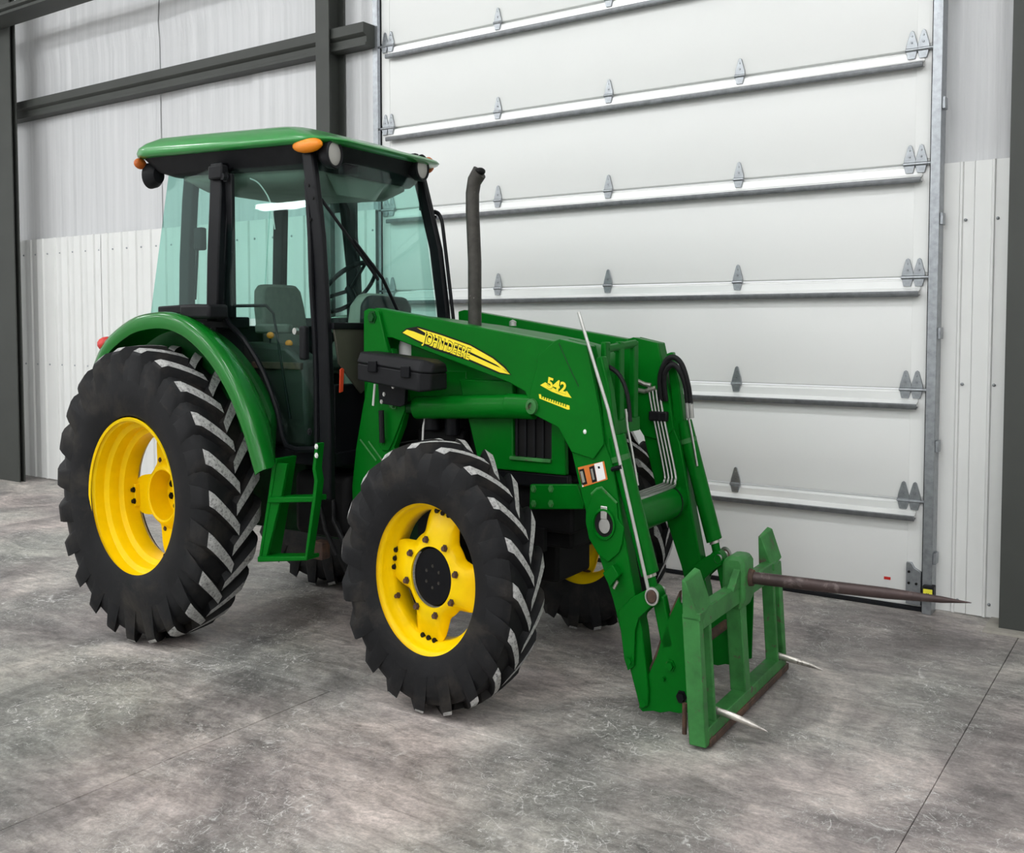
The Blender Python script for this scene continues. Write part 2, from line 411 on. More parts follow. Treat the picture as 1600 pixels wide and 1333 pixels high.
b = B().prism([(-1.635, 0.05), (-1.535, 0.05), (-1.535, 0.285), (-1.58, 0.31), (-1.60, 0.345), (-1.635, 0.345)], 'y', -0.03, -0.005)
br = make('corner_bracket', b, 'galvanised', door, bevel=0.003)
for x, z in ((-1.615, 0.12), (-1.565, 0.12), (-1.615, 0.20), (-1.565, 0.20), (-1.615, 0.28)):
    make('bolt', B().cyl((x, -0.03, z), (x, -0.038, z), 0.009, 8), 'decal_black', br)
make('sticker', B().box((-1.79, -0.003, 0.195), (-1.745, 0.001, 0.215)), 'red_lens', door)
# tracks
for nm, xa, sx in (('left', DX0, -1), ('right', DX1, 1)):
    b = B(); x0 = xa+sx*0.012; x1 = xa+sx*0.075
    b.prism([(x0, -0.05), (x1, -0.05), (x1, 0.10), (x1-sx*0.006, 0.10), (x1-sx*0.006, -0.044), (x0, -0.044)], 'z', 0.0, 7.2)
    b.box((min(xa+sx*0.004, xa+sx*0.02), -0.008, 0), (max(xa+sx*0.004, xa+sx*0.02), 0.06, 7.2))
    tr_ = make('door_track', b, 'galvanised', door, bevel=0.002, seg=1)
    for q in range(9):
        make('track_bracket', B().box((min(x1, x1+sx*0.02), -0.03, 0.35+q*0.78), (max(x1, x1+sx*0.02), 0.05, 0.43+q*0.78)), 'galvanised', tr_, bevel=0.002, seg=1)
    make('weather_seal', B().box((min(xa, xa+sx*0.012), -0.012, 0.0), (max(xa, xa+sx*0.012), 0.05, 7.2)), 'seal_black', door)
# safety sensor at the foot of the right track
se = empty('photo_eye', None, (-1.475, -0.06, 0.155)); tag(se, 'small yellow and black safety sensor low on the right door track', 'sensor')
make('housing', B().box((-0.038, -0.035, -0.05), (0.038, 0.04, 0.055)), 'black_plastic', se, bevel=0.006)
make('face_plate', B().box((-0.03, -0.043, -0.04), (0.03, -0.034, 0.035)), 'sensor_yellow', se, bevel=0.003)
b = B()
for r_ in (R(45), R(-45)):
    c_, s2 = math.cos(r_)*0.011, math.sin(r_)*0.011
    b.tube([(-c_, -0.045, -s2), (c_, -0.045, s2)], 0.003, 6)
make('mark', b, 'decal_black', se)

# the rest of the shell
b = B(); x0, x1 = WL-0.1, WL
for y0, y1, z0, z1 in ((WF, -9.5, 0, CEIL), (-2.6, 0.5, 0, CEIL), (-9.5, -2.6, 5.6, CEIL)): b.box((x0, y0, z0), (x1, y1, z1))  # gap added as a doorway, to bring daylight in from the left
wl = make('wall_left', b, 'wall_white'); struct(wl, 'white left wall with an open doorway added to let in light, out of the picture')
wr = make('wall_right', B().box((WR, WF, 0), (WR+0.1, 0.5, CEIL)), 'wall_white'); struct(wr, 'white right wall of the hall, out of the picture')
b = B(); y0, y1 = WF-0.1, WF
for x0, x1, z0, z1 in ((WL, -13.0, 0, CEIL), (-4.6, -3.4, 0, CEIL), (5.0, WR, 0, CEIL), (-13.0, -4.6, 6.2, CEIL), (-3.4, 5.0, 6.2, CEIL)):  # gaps added as doorways, for soft frontal fill light
    b.box((x0, y0, z0), (x1, y1, z1))
wf = make('wall_front', b, 'wall_white'); struct(wf, 'white wall with two open doorways added for fill light behind the camera, out of the picture')
ce = make('ceiling', B().box((WL, WF, CEIL), (WR, 0.5, CEIL+0.1)), 'ceiling_white'); struct(ce, 'white ceiling of the hall, out of the picture')
k = 0
for ix, x in enumerate((-14.2, -10.4, -6.4, -2.4, 2.0, 6.4)):
    for iy, y in enumerate((-5.4, -9.2, -13.0, -16.8)):
        t = empty('ceiling_light', None, (x, y, 7.2)); k += 1
        tag(t, 'long white high bay lamp hanging from the ceiling, out of the picture', 'ceiling light', 'high bay lamps under the ceiling')
        make('housing', B().box((-0.65, -0.2, 0.0), (0.65, 0.2, 0.07)), 'white_plastic', t, bevel=0.01)
        make('diffuser', B().prism([(-0.17, 0.0), (0.17, 0.0), (0.13, -0.16), (-0.13, -0.16)], 'x', -0.62, 0.62), 'led_panel', t)
        for hx in (-0.5, 0.5): make('hanger', B().cyl((hx, 0, 0.07), (hx, 0, 1.4), 0.006, 6), 'steel', t)

# ================================================================ THE TRACTOR
# built in its own frame: x forward from the rear axle, y to its left, z up; heights carry ZS
ZS = 1.25
TR = empty('tractor', None, (-5.5033, -2.5518, 0.0), 0.048282)
tag(TR, 'green farm tractor with glass cab, yellow wheels, front loader and bale spear', 'tractor')
def P(name, b, mats, parent=None, bevel=0.0, sharp=35, seg=2, label=None):
    o = make(name, b, mats, parent or TR, ZS, bevel, sharp, seg=seg)
    if label: o['label'] = label
    return o
def E_(name, label=None):
    e = empty(name, TR)
    if label: e['label'] = label
    return e
BOLTS = {}
def bolt(p, r, parent, axis='y', d=-1, mt='black_paint', h=None, name='bolt'):
    h = h or r*0.8; key = (round(r, 4), axis, d, mt, round(h, 4), name); q = (p[0], p[1], p[2]*ZS)
    if key in BOLTS: return again(BOLTS[key], q, parent)
    b = B(); b.lathe([(0, r*1.35), (d*h*0.25, r*1.35), (d*h*0.25, r), (d*h, r*0.92), (d*h, 0.0)], (0, 0, 0), axis, 6)
    o = make(name, b, mt, parent, ZS, loc=q, sharp=25); BOLTS[key] = o; return o

# ---------------------------------------------------------------- tyres and wheels
def tyre(b, cx, cy, cz, Rr, W, rim, nl, depth, side, phase=0.0):
    h = W/2; rc = Rr-depth
    prof = [(-h*0.86, rim-0.012), (-h*0.93, rim+0.012), (-h*0.99, rim+(rc-rim)*0.30), (-h*1.0, rim+(rc-rim)*0.52), (-h*0.975, rim+(rc-rim)*0.72), (-h*0.90, rc-0.035), (-h*0.78, rc-0.012), (-h*0.45, rc-0.003), (0, rc)]
    prof = prof+[(-t, r) for t, r in prof[-2::-1]]
    b.lathe(prof, (cx, cy, cz), 'y', 110)
    def cr(t):           # carcass radius at lateral t
        t = abs(t)
        for (t0, r0), (t1, r1) in zip(prof[:9], prof[1:9]):
            if -t0 >= t >= -t1: return r0+(r1-r0)*((-t0)-t)/max(1e-6, (-t0)-(-t1))
        return rim
    for sd in (-1, 1):
        for k in range(nl):
            th0 = 2*math.pi*(k+(0.5 if sd > 0 else 0.0))/nl+phase
            us = [0.0, 0.2, 0.42, 0.64, 0.84, 0.95, 1.0]; rows = []
            for u in us:
                t = -0.035*W+u*(h*1.0+0.035*W); r = Rr-0.010*(u*1.0)**2
                if u > 0.9: r = Rr-0.012-(0.03 if u > 0.97 else 0.012)
                th = th0+0.265*u**0.92*(0.72/Rr)
                wt = 0.0215*(Rr/0.75)*(1+0.35*u); wb = wt*1.55
                base = min(cr(abs(t)), rc)-0.012
                if u == 1.0: base = rc-0.14
                # bar runs slanted, so widen it along the circumference
                row = []
                for rr, ww in ((base, -wb), (r, -wt), (r, wt), (base, wb)):
                    a = th+ww*1.3/rr
                    row.append((cx+rr*math.cos(a), cy+sd*t, cz+rr*math.sin(a)))
                rows.append(row)
            # shoulder foot running down onto the sidewall
            t = h*1.012; rr0, rr1 = rc-0.035, rc-0.13; th = th0+0.265*(0.72/Rr)+0.012
            wt = 0.026*(Rr/0.75); row = []
            for rr, ww in ((rr1, -wt*1.2), (rr0, -wt*1.1), (rr0, wt*1.1), (rr1, wt*1.2)):
                a = th+ww*1.3/rr; row.append((cx+rr*math.cos(a), cy+sd*t*(0.985 if rr == rr1 else 1.0), cz+rr*math.sin(a)))
            rows.append(row)
            n0 = len(b.v); b.v += [p for r_ in rows for p in r_]
            for i in range(len(rows)-1):
                for j in range(3):
                    b.f.append((n0+i*4+j, n0+i*4+j+1, n0+(i+1)*4+j+1, n0+(i+1)*4+j)); b.m.append(1 if (j == 1 and i < 5) else 0)
            b.f.append((n0, n0+1, n0+2, n0+3)); b.m.append(0)
            e = n0+(len(rows)-1)*4; b.f.append((e+3, e+2, e+1, e)); b.m.append(0)
def star(cx, cz, r0, r1, angs, half, n=96):
    pts = []
    for k in range(n):
        a = 2*math.pi*k/n; d = min(abs((a-q+math.pi) % (2*math.pi)-math.pi) for q in angs)
        s = max(0.0, min(1.0, 1-(d-half)/0.42)); s = s*s*(3-2*s); r = r0+(r1-r0)*s
        pts.append((cx+r*math.cos(a), cz+r*math.sin(a)))
    return pts
def rear_wheel(sd, label):
    e = E_('rear_wheel', label); cy = 0.815*sd; cz = 0.715; pl = 1.0035*sd      # sd -1: right hand, nearer wheel
    b = B(); tyre(b, 0, cy, 0.752, 0.752, 0.43, 0.412, 23, 0.042, sd, 0.09); P('tyre', b, ['rubber', 'lug_dust'], e, sharp=38)
    cz = 0.728
    prof = [(0.0, 0.400), (-0.006, 0.4145), (0.004, 0.4175), (0.014, 0.408), (0.026, 0.392), (0.045, 0.389), (0.088, 0.387), (0.098, 0.378), (0.108, 0.362), (0.125, 0.358), (0.175, 0.356), (0.186, 0.346), (0.196, 0.330), (0.215, 0.327), (0.30, 0.327), (0.33, 0.345), (0.36, 0.385), (0.372, 0.41)]
    b = B().lathe([(-sd*t, r) for t, r in prof], (0, pl, cz), 'y', 80); P('rim', b, 'yellow_paint', e, sharp=28)
    yd = pl-sd*0.30
    b = B(); rg_ = []
    for s_ in (0.0, 0.5, 1.0):
        ring = []
        for (px_, pz_) in star(0, 0, 0.195, 0.335, [R(5), R(95), R(185), R(275)], 0.20):
            r1 = math.hypot(px_, pz_); r = 0.128+(r1-0.128)*s_; ring.append((px_/r1*r, yd, cz+pz_/r1*r))
        rg_.append(ring)
    b.loft(rg_+[[(p[0], p[1]-sd*0.018, p[2]) for p in r] for r in rg_[::-1]]+[rg_[0]], True, False)
    d = P('wheel_disc', b, 'yellow_paint', e, sharp=40)
    b = B().lathe([(-0.0*sd, 0.185), (0.035*sd, 0.165), (0.060*sd, 0.150), (0.066*sd, 0.140), (0.060*sd, 0.130), (-0.03*sd, 0.124), (-0.075*sd, 0.120), (-0.078*sd, 0.0)], (0, yd, cz), 'y', 48)
    P('hub_cup', b, 'yellow_paint', e, sharp=50)
    for k in range(8):
        a = 2*math.pi*k/8+0.3; bolt((0.085*math.cos(a), yd-sd*0.075, cz+0.085*math.sin(a)), 0.015, e, 'y', sd, 'black_paint')
        a += 0.2; bolt((0.195*math.cos(a), yd, cz+0.195*math.sin(a)), 0.011, e, 'y', sd, 'rust')
    for q in (5, 95, 185, 275):
        a = R(q); ca, sa = math.cos(a), math.sin(a); b = B()
        def at(r, t, y): return (r*ca-t*sa, y, cz+r*sa+t*ca)
        b.hexa([at(0.305, -0.06, yd+sd*0.035), at(0.328, -0.06, yd+sd*0.035), at(0.328, 0.06, yd+sd*0.035), at(0.305, 0.06, yd+sd*0.035)],
               [at(0.305, -0.06, yd-sd*0.04), at(0.328, -0.06, yd-sd*0.04), at(0.328, 0.06, yd-sd*0.04), at(0.305, 0.06, yd-sd*0.04)])
        P('rim_clamp', b, 'yellow_paint', e, bevel=0.004)
        for t in (-0.03, 0.03): bolt(at(0.316, t, yd+sd*0.035), 0.012, e, 'y', sd, 'decal_black', 0.02)
    return e
def front_wheel(sd, label):
    e = E_('front_wheel', label); cy = 0.835*sd; pl = 0.9665*sd; x = 2.25; cz = 0.566
    b = B(); tyre(b, x, cy, cz, 0.566, 0.315, 0.326, 19, 0.036, sd, 0.05); P('tyre', b, ['rubber', 'lug_dust'], e, sharp=38)
    prof = [(0.0, 0.314), (-0.006, 0.3275), (0.004, 0.3305), (0.012, 0.320), (0.022, 0.305), (0.04, 0.300), (0.075, 0.296), (0.09, 0.280), (0.12, 0.274), (0.19, 0.274), (0.215, 0.285), (0.24, 0.30), (0.252, 0.322)]
    b = B().lathe([(-sd*t, r) for t, r in prof], (x, pl, cz), 'y', 80); P('rim', b, 'yellow_paint', e, sharp=50)
    angs = [R(80), R(170), R(260), R(350)]
    # pressed disc: flat centre standing out, lobes dropping back to the rim
    yd = pl-sd*0.055; b = B(); rings = []
    for s_, off in ((0.0, 0.0), (0.30, 0.004), (0.55, 0.024), (1.0, 0.055)):
        ring = []
        for (px_, pz_) in star(0, 0, 0.190, 0.286, angs, 0.21):
            r1 = math.hypot(px_, pz_); r = 0.128+(r1-0.128)*s_; ring.append((x+px_/r1*r, yd-sd*off, cz+pz_/r1*r))
        rings.append(ring)
    back = [[(p[0], p[1]-sd*0.014, p[2]) for p in r] for r in rings[::-1]]
    b.loft(rings+back+[rings[0]], True, False); P('wheel_disc', b, 'yellow_paint', e, sharp=50)
    b = B().lathe([(0.030*sd, 0.0), (0.030*sd, 0.06), (0.026*sd, 0.118), (0.012*sd, 0.126), (-0.15*sd, 0.126), (-0.15*sd, 0.0)], (x, yd-sd*0.045, cz), 'y', 40); P('hub', b, 'black_paint', e, sharp=30)
    for k in range(8):
        a = 2*math.pi*k/8+0.18; bolt((x+0.158*math.cos(a), yd, cz+0.158*math.sin(a)), 0.012, e, 'y', sd, 'rust', 0.022)
    for k in range(6):
        a = 2*math.pi*k/6+0.5; bolt((x+0.045*math.cos(a), yd-sd*0.015, cz+0.045*math.sin(a)), 0.006, e, 'y', sd, 'exhaust_steel')
    for a in angs:
        ca, sa = math.cos(a), math.sin(a)
        def at(r, t, y): return (x+r*ca-t*sa, y, cz+r*sa+t*ca)
        y0 = yd-sd*0.058; b = B()
        b.hexa([at(0.262, -0.065, y0), at(0.288, -0.065, y0), at(0.288, 0.065, y0), at(0.262, 0.065, y0)],
               [at(0.262, -0.065, y0-sd*0.03), at(0.288, -0.065, y0-sd*0.03), at(0.288, 0.065, y0-sd*0.03), at(0.262, 0.065, y0-sd*0.03)])
        P('rim_clamp', b, 'rust', e, bevel=0.003)
        for t in (-0.038, 0.0, 0.038): bolt(at(0.270, t, y0+sd*0.004), 0.0115, e, 'y', sd, 'decal_black', 0.022)
    bolt((x-0.245, pl-sd*0.10, cz-0.11), 0.010, e, 'y', sd, 'rust', 0.03)
    return e
rear_wheel(-1, 'large rear wheel on the near side with deep yellow rim')
rear_wheel(1, 'large rear wheel on the far side behind the tractor')
front_wheel(-1, 'front wheel on the near side with yellow lobed disc')
front_wheel(1, 'front wheel on the far side behind the loader arms')

# ---------------------------------------------------------------- chassis, engine
b = B(); b.box((-0.35, -0.24, 0.52), (0.75, 0.24, 0.98)); b.box((0.75, -0.20, 0.50), (1.75, 0.20, 0.95)); b.cyl((-0.0, -0.62, 0.728), (0.0, 0.62, 0.728), 0.13, 20)
P('transmission', b, 'axle_green', bevel=0.02)
for sd in (-1, 1): P('axle_hub', B().cyl((0, sd*0.61, 0.728), (0, sd*0.50, 0.728), 0.17, 20), 'engine_black', bevel=0.01)
b = B(); b.box((1.70, -0.25, 0.62), (2.72, 0.25, 1.25)); b.box((2.05, -0.20, 0.45), (2.60, 0.20, 0.75)); b.box((1.72, -0.33, 0.95), (2.05, -0.2, 1.12))
P('engine_block', b, 'engine_black', bevel=0.02)
P('fuel_filter', B().cyl((1.86, -0.36, 1.12), (1.86, -0.36, 1.24), 0.055, 18), 'black_paint', bevel=0.006); P('fuel_filter', B().cyl((2.0, -0.36, 1.10), (2.0, -0.36, 1.22), 0.045, 18), 'black_paint', bevel=0.006)
for dx in (0.0, 0.055): P('filter_nozzle', B().cyl((1.905+dx, -0.38, 1.19), (1.905+dx, -0.38, 1.235), 0.010, 10), 'bright_steel')
b = B().tube([(1.86, -0.40, 1.24), (1.83, -0.41, 1.14), (1.82, -0.41, 1.02)], 0.006, 6); P('fuel_line', b, 'white_plastic')
b = B().lathe([(0, 0.0), (0, 0.045), (0.03, 0.055), (0.075, 0.055), (0.10, 0.048), (0.11, 0.0)], (1.665, -0.335, 1.43), 'z', 20); P('filter_bowl', b, 'white_plastic')
b = B(); b.prism([(-0.60, 0.53), (-0.30, 0.44), (0.30, 0.44), (0.60, 0.53), (0.60, 0.66), (0.30, 0.62), (-0.30, 0.62), (-0.60, 0.66)], 'x', 2.17, 2.33)
b.cyl((2.25, -0.80, 0.566), (2.25, -0.58, 0.566), 0.115, 20); b.cyl((2.25, 0.80, 0.566), (2.25, 0.58, 0.566), 0.115, 20); b.cyl((2.25, -0.63, 0.40), (2.25, -0.63, 0.76), 0.07, 14); b.cyl((2.25, 0.63, 0.40), (2.25, 0.63, 0.76), 0.07, 14)
P('front_axle', b, 'engine_black', bevel=0.012)
b = B().cyl((2.10, -0.58, 0.60), (2.10, 0.58, 0.60), 0.022, 10); P('tie_rod', b, 'engine_black')
P('fuel_tank', B().box((0.85, -0.46, 0.56), (1.30, -0.20, 0.88)), 'engine_black', bevel=0.05); P('fuel_tank', B().box((0.7, 0.2, 0.48), (1.30, 0.5, 0.86)), 'engine_black', bevel=0.05)
rnd = random.Random(3); 
for k, pts in enumerate((((1.15, -0.42, 0.86), (1.22, -0.50, 0.66), (1.38, -0.52, 0.50), (1.62, -0.46, 0.46)), ((1.12, -0.40, 0.80), (1.25, -0.47, 0.58), (1.46, -0.50, 0.44), (1.70, -0.42, 0.44)), ((1.05, -0.44, 0.90), (1.12, -0.52, 0.76), (1.20, -0.55, 0.62), (1.24, -0.50, 0.50)))):
    P('hydraulic_hose', B().tube(pts, 0.014, 8), 'hose')
P('drain_plug', B().box((1.06, -0.52, 0.46), (1.14, -0.44, 0.55)), 'rust', bevel=0.01)

# ---------------------------------------------------------------- hood
def hood_ring(x, hw, zt, zb, rr=0.12):
    pts = []
    for k in range(9):
        a = math.pi/2*k/8; pts.append((x, -(hw-rr+rr*math.cos(a)), zt-rr*0.62+rr*0.62*math.sin(a)))
    pts2 = [(p[0], -p[1], p[2]) for p in pts[::-1]]
    return [(x, -hw, zb)]+pts+[(x, 0, zt+0.018)]+pts2+[(x, hw, zb)]
b = B(); b.loft([hood_ring(x, hw, zt, zb) for x, hw, zt, zb in ((1.36, 0.37, 1.645, 1.22), (1.7, 0.365, 1.62, 1.22), (2.1, 0.355, 1.585, 1.22), (2.5, 0.335, 1.54, 1.20), (2.68, 0.31, 1.51, 1.20), (2.76, 0.28, 1.475, 1.20), (2.795, 0.24, 1.42, 1.20), (2.81, 0.21, 1.34, 1.2))])
hood = P('hood', b, 'green_paint', sharp=40)
P('hood_cap', B().lathe([(0, 0.022), (0.02, 0.022), (0.026, 0.012), (0.03, 0)], (2.12, 0.10, 1.60), 'z', 12), 'steel', hood)
for sd in (-1, 1):
    y0, y1 = sd*0.385, sd*0.345
    sp = P('side_panel', B().prism([(2.06, 1.36), (2.42, 1.36), (2.42, 1.03), (2.66, 1.03), (2.66, 1.24), (2.74, 1.26), (2.75, 0.965), (2.20, 0.965)], 'y', y0, y1), 'green_paint', bevel=0.008)
    sc = P('side_screen', B().box((2.40, min(sd*0.36, sd*0.33), 1.02), (2.68, max(sd*0.36, sd*0.33), 1.27)), 'decal_black', sp)
    for k in range(5): P('screen_slat', B().box((2.43+k*0.055, min(sd*0.372, sd*0.36), 1.03), (2.442+k*0.055, max(sd*0.372, sd*0.36), 1.25)), 'black_plastic', sp)
    P('screen_sill', B().box((2.405, min(sd*0.40, sd*0.36), 1.015), (2.665, max(sd*0.40, sd*0.36), 1.03)), 'faded_green', sp, bevel=0.003)
    P('lower_rail', B().box((2.10, min(sd*0.37, sd*0.33), 0.90), (2.76, max(sd*0.37, sd*0.33), 0.965)), 'black_paint', bevel=0.01)
    P('side_cover', B().box((1.55, min(sd*0.36, sd*0.33), 1.22), (2.10, max(sd*0.36, sd*0.33), 1.40)), 'green_paint', hood, bevel=0.01)
b = B(); b.box((2.66, -0.27, 0.95), (2.78, 0.25, 1.40)); P('grille', b, 'decal_black', bevel=0.02)
b = B().box((2.30, -0.32, 0.70), (2.76, 0.30, 0.92)); P('front_support', b, 'engine_black', bevel=0.02)

# exhaust stack
b = B(); pts = [(2.0, -0.13, 1.50), (2.0, -0.13, 1.9), (1.985, -0.13, 2.14), (1.985, -0.13, 2.22), (1.998, -0.13, 2.275), (2.035, -0.13, 2.315)]
rr = [0.040, 0.040, 0.040, 0.040, 0.041, 0.042]
b.tube(pts, rr, 20); b2 = pts[-1]
ex = P('exhaust_stack', b, 'exhaust_steel', sharp=50)
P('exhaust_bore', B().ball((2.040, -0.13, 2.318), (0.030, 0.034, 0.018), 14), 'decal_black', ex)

# ---------------------------------------------------------------- fenders
FP = [(-0.50, 1.30), (-0.456, 1.404), (-0.33, 1.531), (-0.106, 1.63), (0.10, 1.664), (0.29, 1.662), (0.48, 1.612), (0.68, 1.50), (0.855, 1.34), (0.98, 1.16), (1.055, 1.01), (1.085, 0.945)]
def smooth(pts, n=4):
    out = []
    for i in range(len(pts)-1):
        p0 = pts[max(0, i-1)]; p1 = pts[i]; p2 = pts[i+1]; p3 = pts[min(len(pts)-1, i+2)]
        for k in range(n):
            t = k/n
            out.append(tuple(0.5*((2*p1[j])+(-p0[j]+p2[j])*t+(2*p0[j]-5*p1[j]+4*p2[j]-p3[j])*t*t+(-p0[j]+3*p1[j]-3*p2[j]+p3[j])*t**3) for j in range(len(p1))))
    out.append(tuple(pts[-1])); return out
def fender(sd, label):
    pr = smooth(FP, 4); b = B(); rings = []
    cross = [(0.930, -0.080), (0.938, -0.060), (0.938, -0.030), (0.928, -0.010), (0.905, 0.0), (0.86, 0.002), (0.80, -0.006), (0.74, -0.024), (0.69, -0.05), (0.665, -0.07), (0.665, -0.085), (0.70, -0.065), (0.80, -0.024), (0.88, -0.016), (0.915, -0.03), (0.922, -0.06), (0.92, -0.080)]
    cross = [(0.71+(y-0.665)*(0.228/0.273), o) for y, o in cross]
    for i, p in enumerate(pr):
        a = pr[max(0, i-1)]; c = pr[min(len(pr)-1, i+1)]; dx, dz = c[0]-a[0], c[1]-a[1]; L = math.hypot(dx, dz); nx, nz = -dz/L, dx/L
        if nz < 0 and nx < 0: pass
        k_ = max(0.0, (i-len(pr)+9)/8.0); tx, tz = dx/L, dz/L
        ring = [(p[0]+nx*o*(1+1.7*k_*max(0, 0.86-y)/0.15)-tx*0.10*k_*max(0, 0.86-y)/0.15, sd*y, p[1]+nz*o*(1+1.7*k_*max(0, 0.86-y)/0.15)-tz*0.10*k_*max(0, 0.86-y)/0.15) for y, o in cross]; rings.append(ring)
    b.loft(rings); f = P('fender', b, 'fender_green', sharp=50, label=label)
    # inner wheel house wall
    wpts = [(x-0.04, z-0.07) for x, z in pr[4:] if x < 0.95]; poly = wpts+[(0.86, 0.98), (0.3, 0.98), (-0.35, 1.1)]
    P('wheel_house', B().prism(poly, 'y', sd*0.62, sd*0.67), 'dark_green')
    P('tail_lamp', B().ball((-0.40, sd*0.86, 1.505), (0.05, 0.07, 0.04), 14), 'red_lens', f)
    return f
fender(-1, 'glossy green fender arching over the near rear wheel')
fender(1, 'green fender over the far rear wheel')
b = B().box((0.30, -0.86, 1.635), (0.565, -0.70, 1.705)); lb = P('fender_lamp', b, 'black_plastic', bevel=0.018)
P('lamp_arm', B().prism([(-0.05, 1.66), (0.30, 1.66), (0.30, 1.71), (-0.05, 1.70)], 'y', -0.74, -0.62), 'black_plastic', lb, bevel=0.01)
b = B().box((0.30, 0.70, 1.635), (0.565, 0.86, 1.705)); P('fender_lamp', b, 'black_plastic', bevel=0.018)

# ---------------------------------------------------------------- cab
def strip(b, pts, w, d, sd, mi=0):
    # bar of rectangular section along pts (x,y,z): w along x, d along y
    rings = [[(p[0]-w/2, p[1]-d/2, p[2]), (p[0]+w/2, p[1]-d/2, p[2]), (p[0]+w/2, p[1]+d/2, p[2]), (p[0]-w/2, p[1]+d/2, p[2])] for p in pts]
    b.loft(rings, True, True, mi)
AP = [(1.275, 0.61, 0.78), (1.275, 0.61, 1.05), (1.27, 0.612, 1.40), (1.245, 0.605, 1.69), (1.20, 0.585, 2.02), (1.125, 0.555, 2.30), (1.085, 0.54, 2.44)]
BPl = [(0.40, 0.665, 1.62), (0.40, 0.65, 1.95), (0.385, 0.61, 2.25), (0.37, 0.585, 2.42)]
CP = [(-0.115, 0.45, 1.62), (-0.10, 0.45, 1.95), (-0.075, 0.44, 2.28), (-0.06, 0.43, 2.42)]
for sd in (-1, 1):
    b = B(); strip(b, [(x, y*sd, z) for x, y, z in AP], 0.088, 0.05, sd); ap = P('front_pillar', b, 'black_paint', bevel=0.012)
    b = B(); strip(b, [(x, y*sd, z) for x, y, z in BPl], 0.105, 0.06, sd); P('middle_pillar', b, 'black_paint', bevel=0.01); P('pillar_trim', B().box((0.40, min(sd*0.57, sd*0.60), 1.64), (0.49, max(sd*0.57, sd*0.60), 2.36)), 'black_plastic', bevel=0.006); P('door_hinge', B().box((0.345, min(sd*0.60, sd*0.66), 2.33), (0.47, max(sd*0.60, sd*0.66), 2.40)), 'black_plastic', bevel=0.012)
    b = B(); strip(b, [(x, y*(sd if sd < 0 else 0.90), z) for x, y, z in CP], 0.10, 0.06, sd); P('rear_pillar', b, 'black_plastic', bevel=0.01)
    for q in ((1.19, 2.20), (1.165, 2.10), (1.155, 2.26)): bolt((q[0]-0.01, sd*0.605, q[1]), 0.008, ap, 'y', sd, 'decal_black')
for sd in (-1, 1): P('cab_sill', B().box((-0.30, min(sd*0.60, sd*0.42), 1.585), (0.45, max(sd*0.60, sd*0.42), 1.645)), 'black_plastic', bevel=0.01)
P('cab_floor', B().box((0.35, -0.58, 0.93), (1.30, 0.58, 1.0)), 'black_paint', bevel=0.01)
P('cab_rear_wall', B().prism([(-0.62, 1.0), (0.62, 1.0), (0.60, 1.60), (-0.60, 1.60)], 'x', 0.28, 0.34), 'black_plastic', bevel=0.01)
def pane(name, corners, parent=None, t=0.006, n=(8, 8), bulge=0.0, bdir=(1, 0, 0)):
    # bilinear glass sheet with thickness; corners bl, br, tr, tl
    bl, br, tr, tl = [Vector(c) for c in corners]; bd = Vector(bdir); rows = []
    for j in range(n[1]+1):
        v = j/n[1]; row = []
        for i in range(n[0]+1):
            u = i/n[0]; p = bl.lerp(br, u).lerp(tl.lerp(tr, u), v)+bd*(bulge*math.sin(math.pi*u)**0.8*(0.6+0.4*math.sin(math.pi*v)))
            row.append(tuple(p))
        rows.append(row)
    nrm = (br-bl).cross(tl-bl).normalized()*t
    back = [[tuple(Vector(p)-nrm) for p in r] for r in rows]
    b = B(); b.loft(rows, False, False); k = len(b.v); b.loft(back, False, False)
    w_ = n[0]+1; hh = n[1]+1
    edge = [i for i in range(w_)]+[j*w_+w_-1 for j in range(1, hh)]+[(hh-1)*w_+i for i in range(w_-2, -1, -1)]+[j*w_ for j in range(hh-2, 0, -1)]
    for q in range(len(edge)): b.f.append((edge[q], edge[(q+1) % len(edge)], edge[(q+1) % len(edge)]+k, edge[q]+k)); b.m.append(0)
    return P(name, b, 'cab_glass', parent, sharp=60)
ws = pane('windshield', [(1.27, -0.575, 1.30), (1.27, 0.575, 1.30), (1.115, 0.515, 2.41), (1.115, -0.515, 2.41)], n=(14, 10), bulge=0.06)
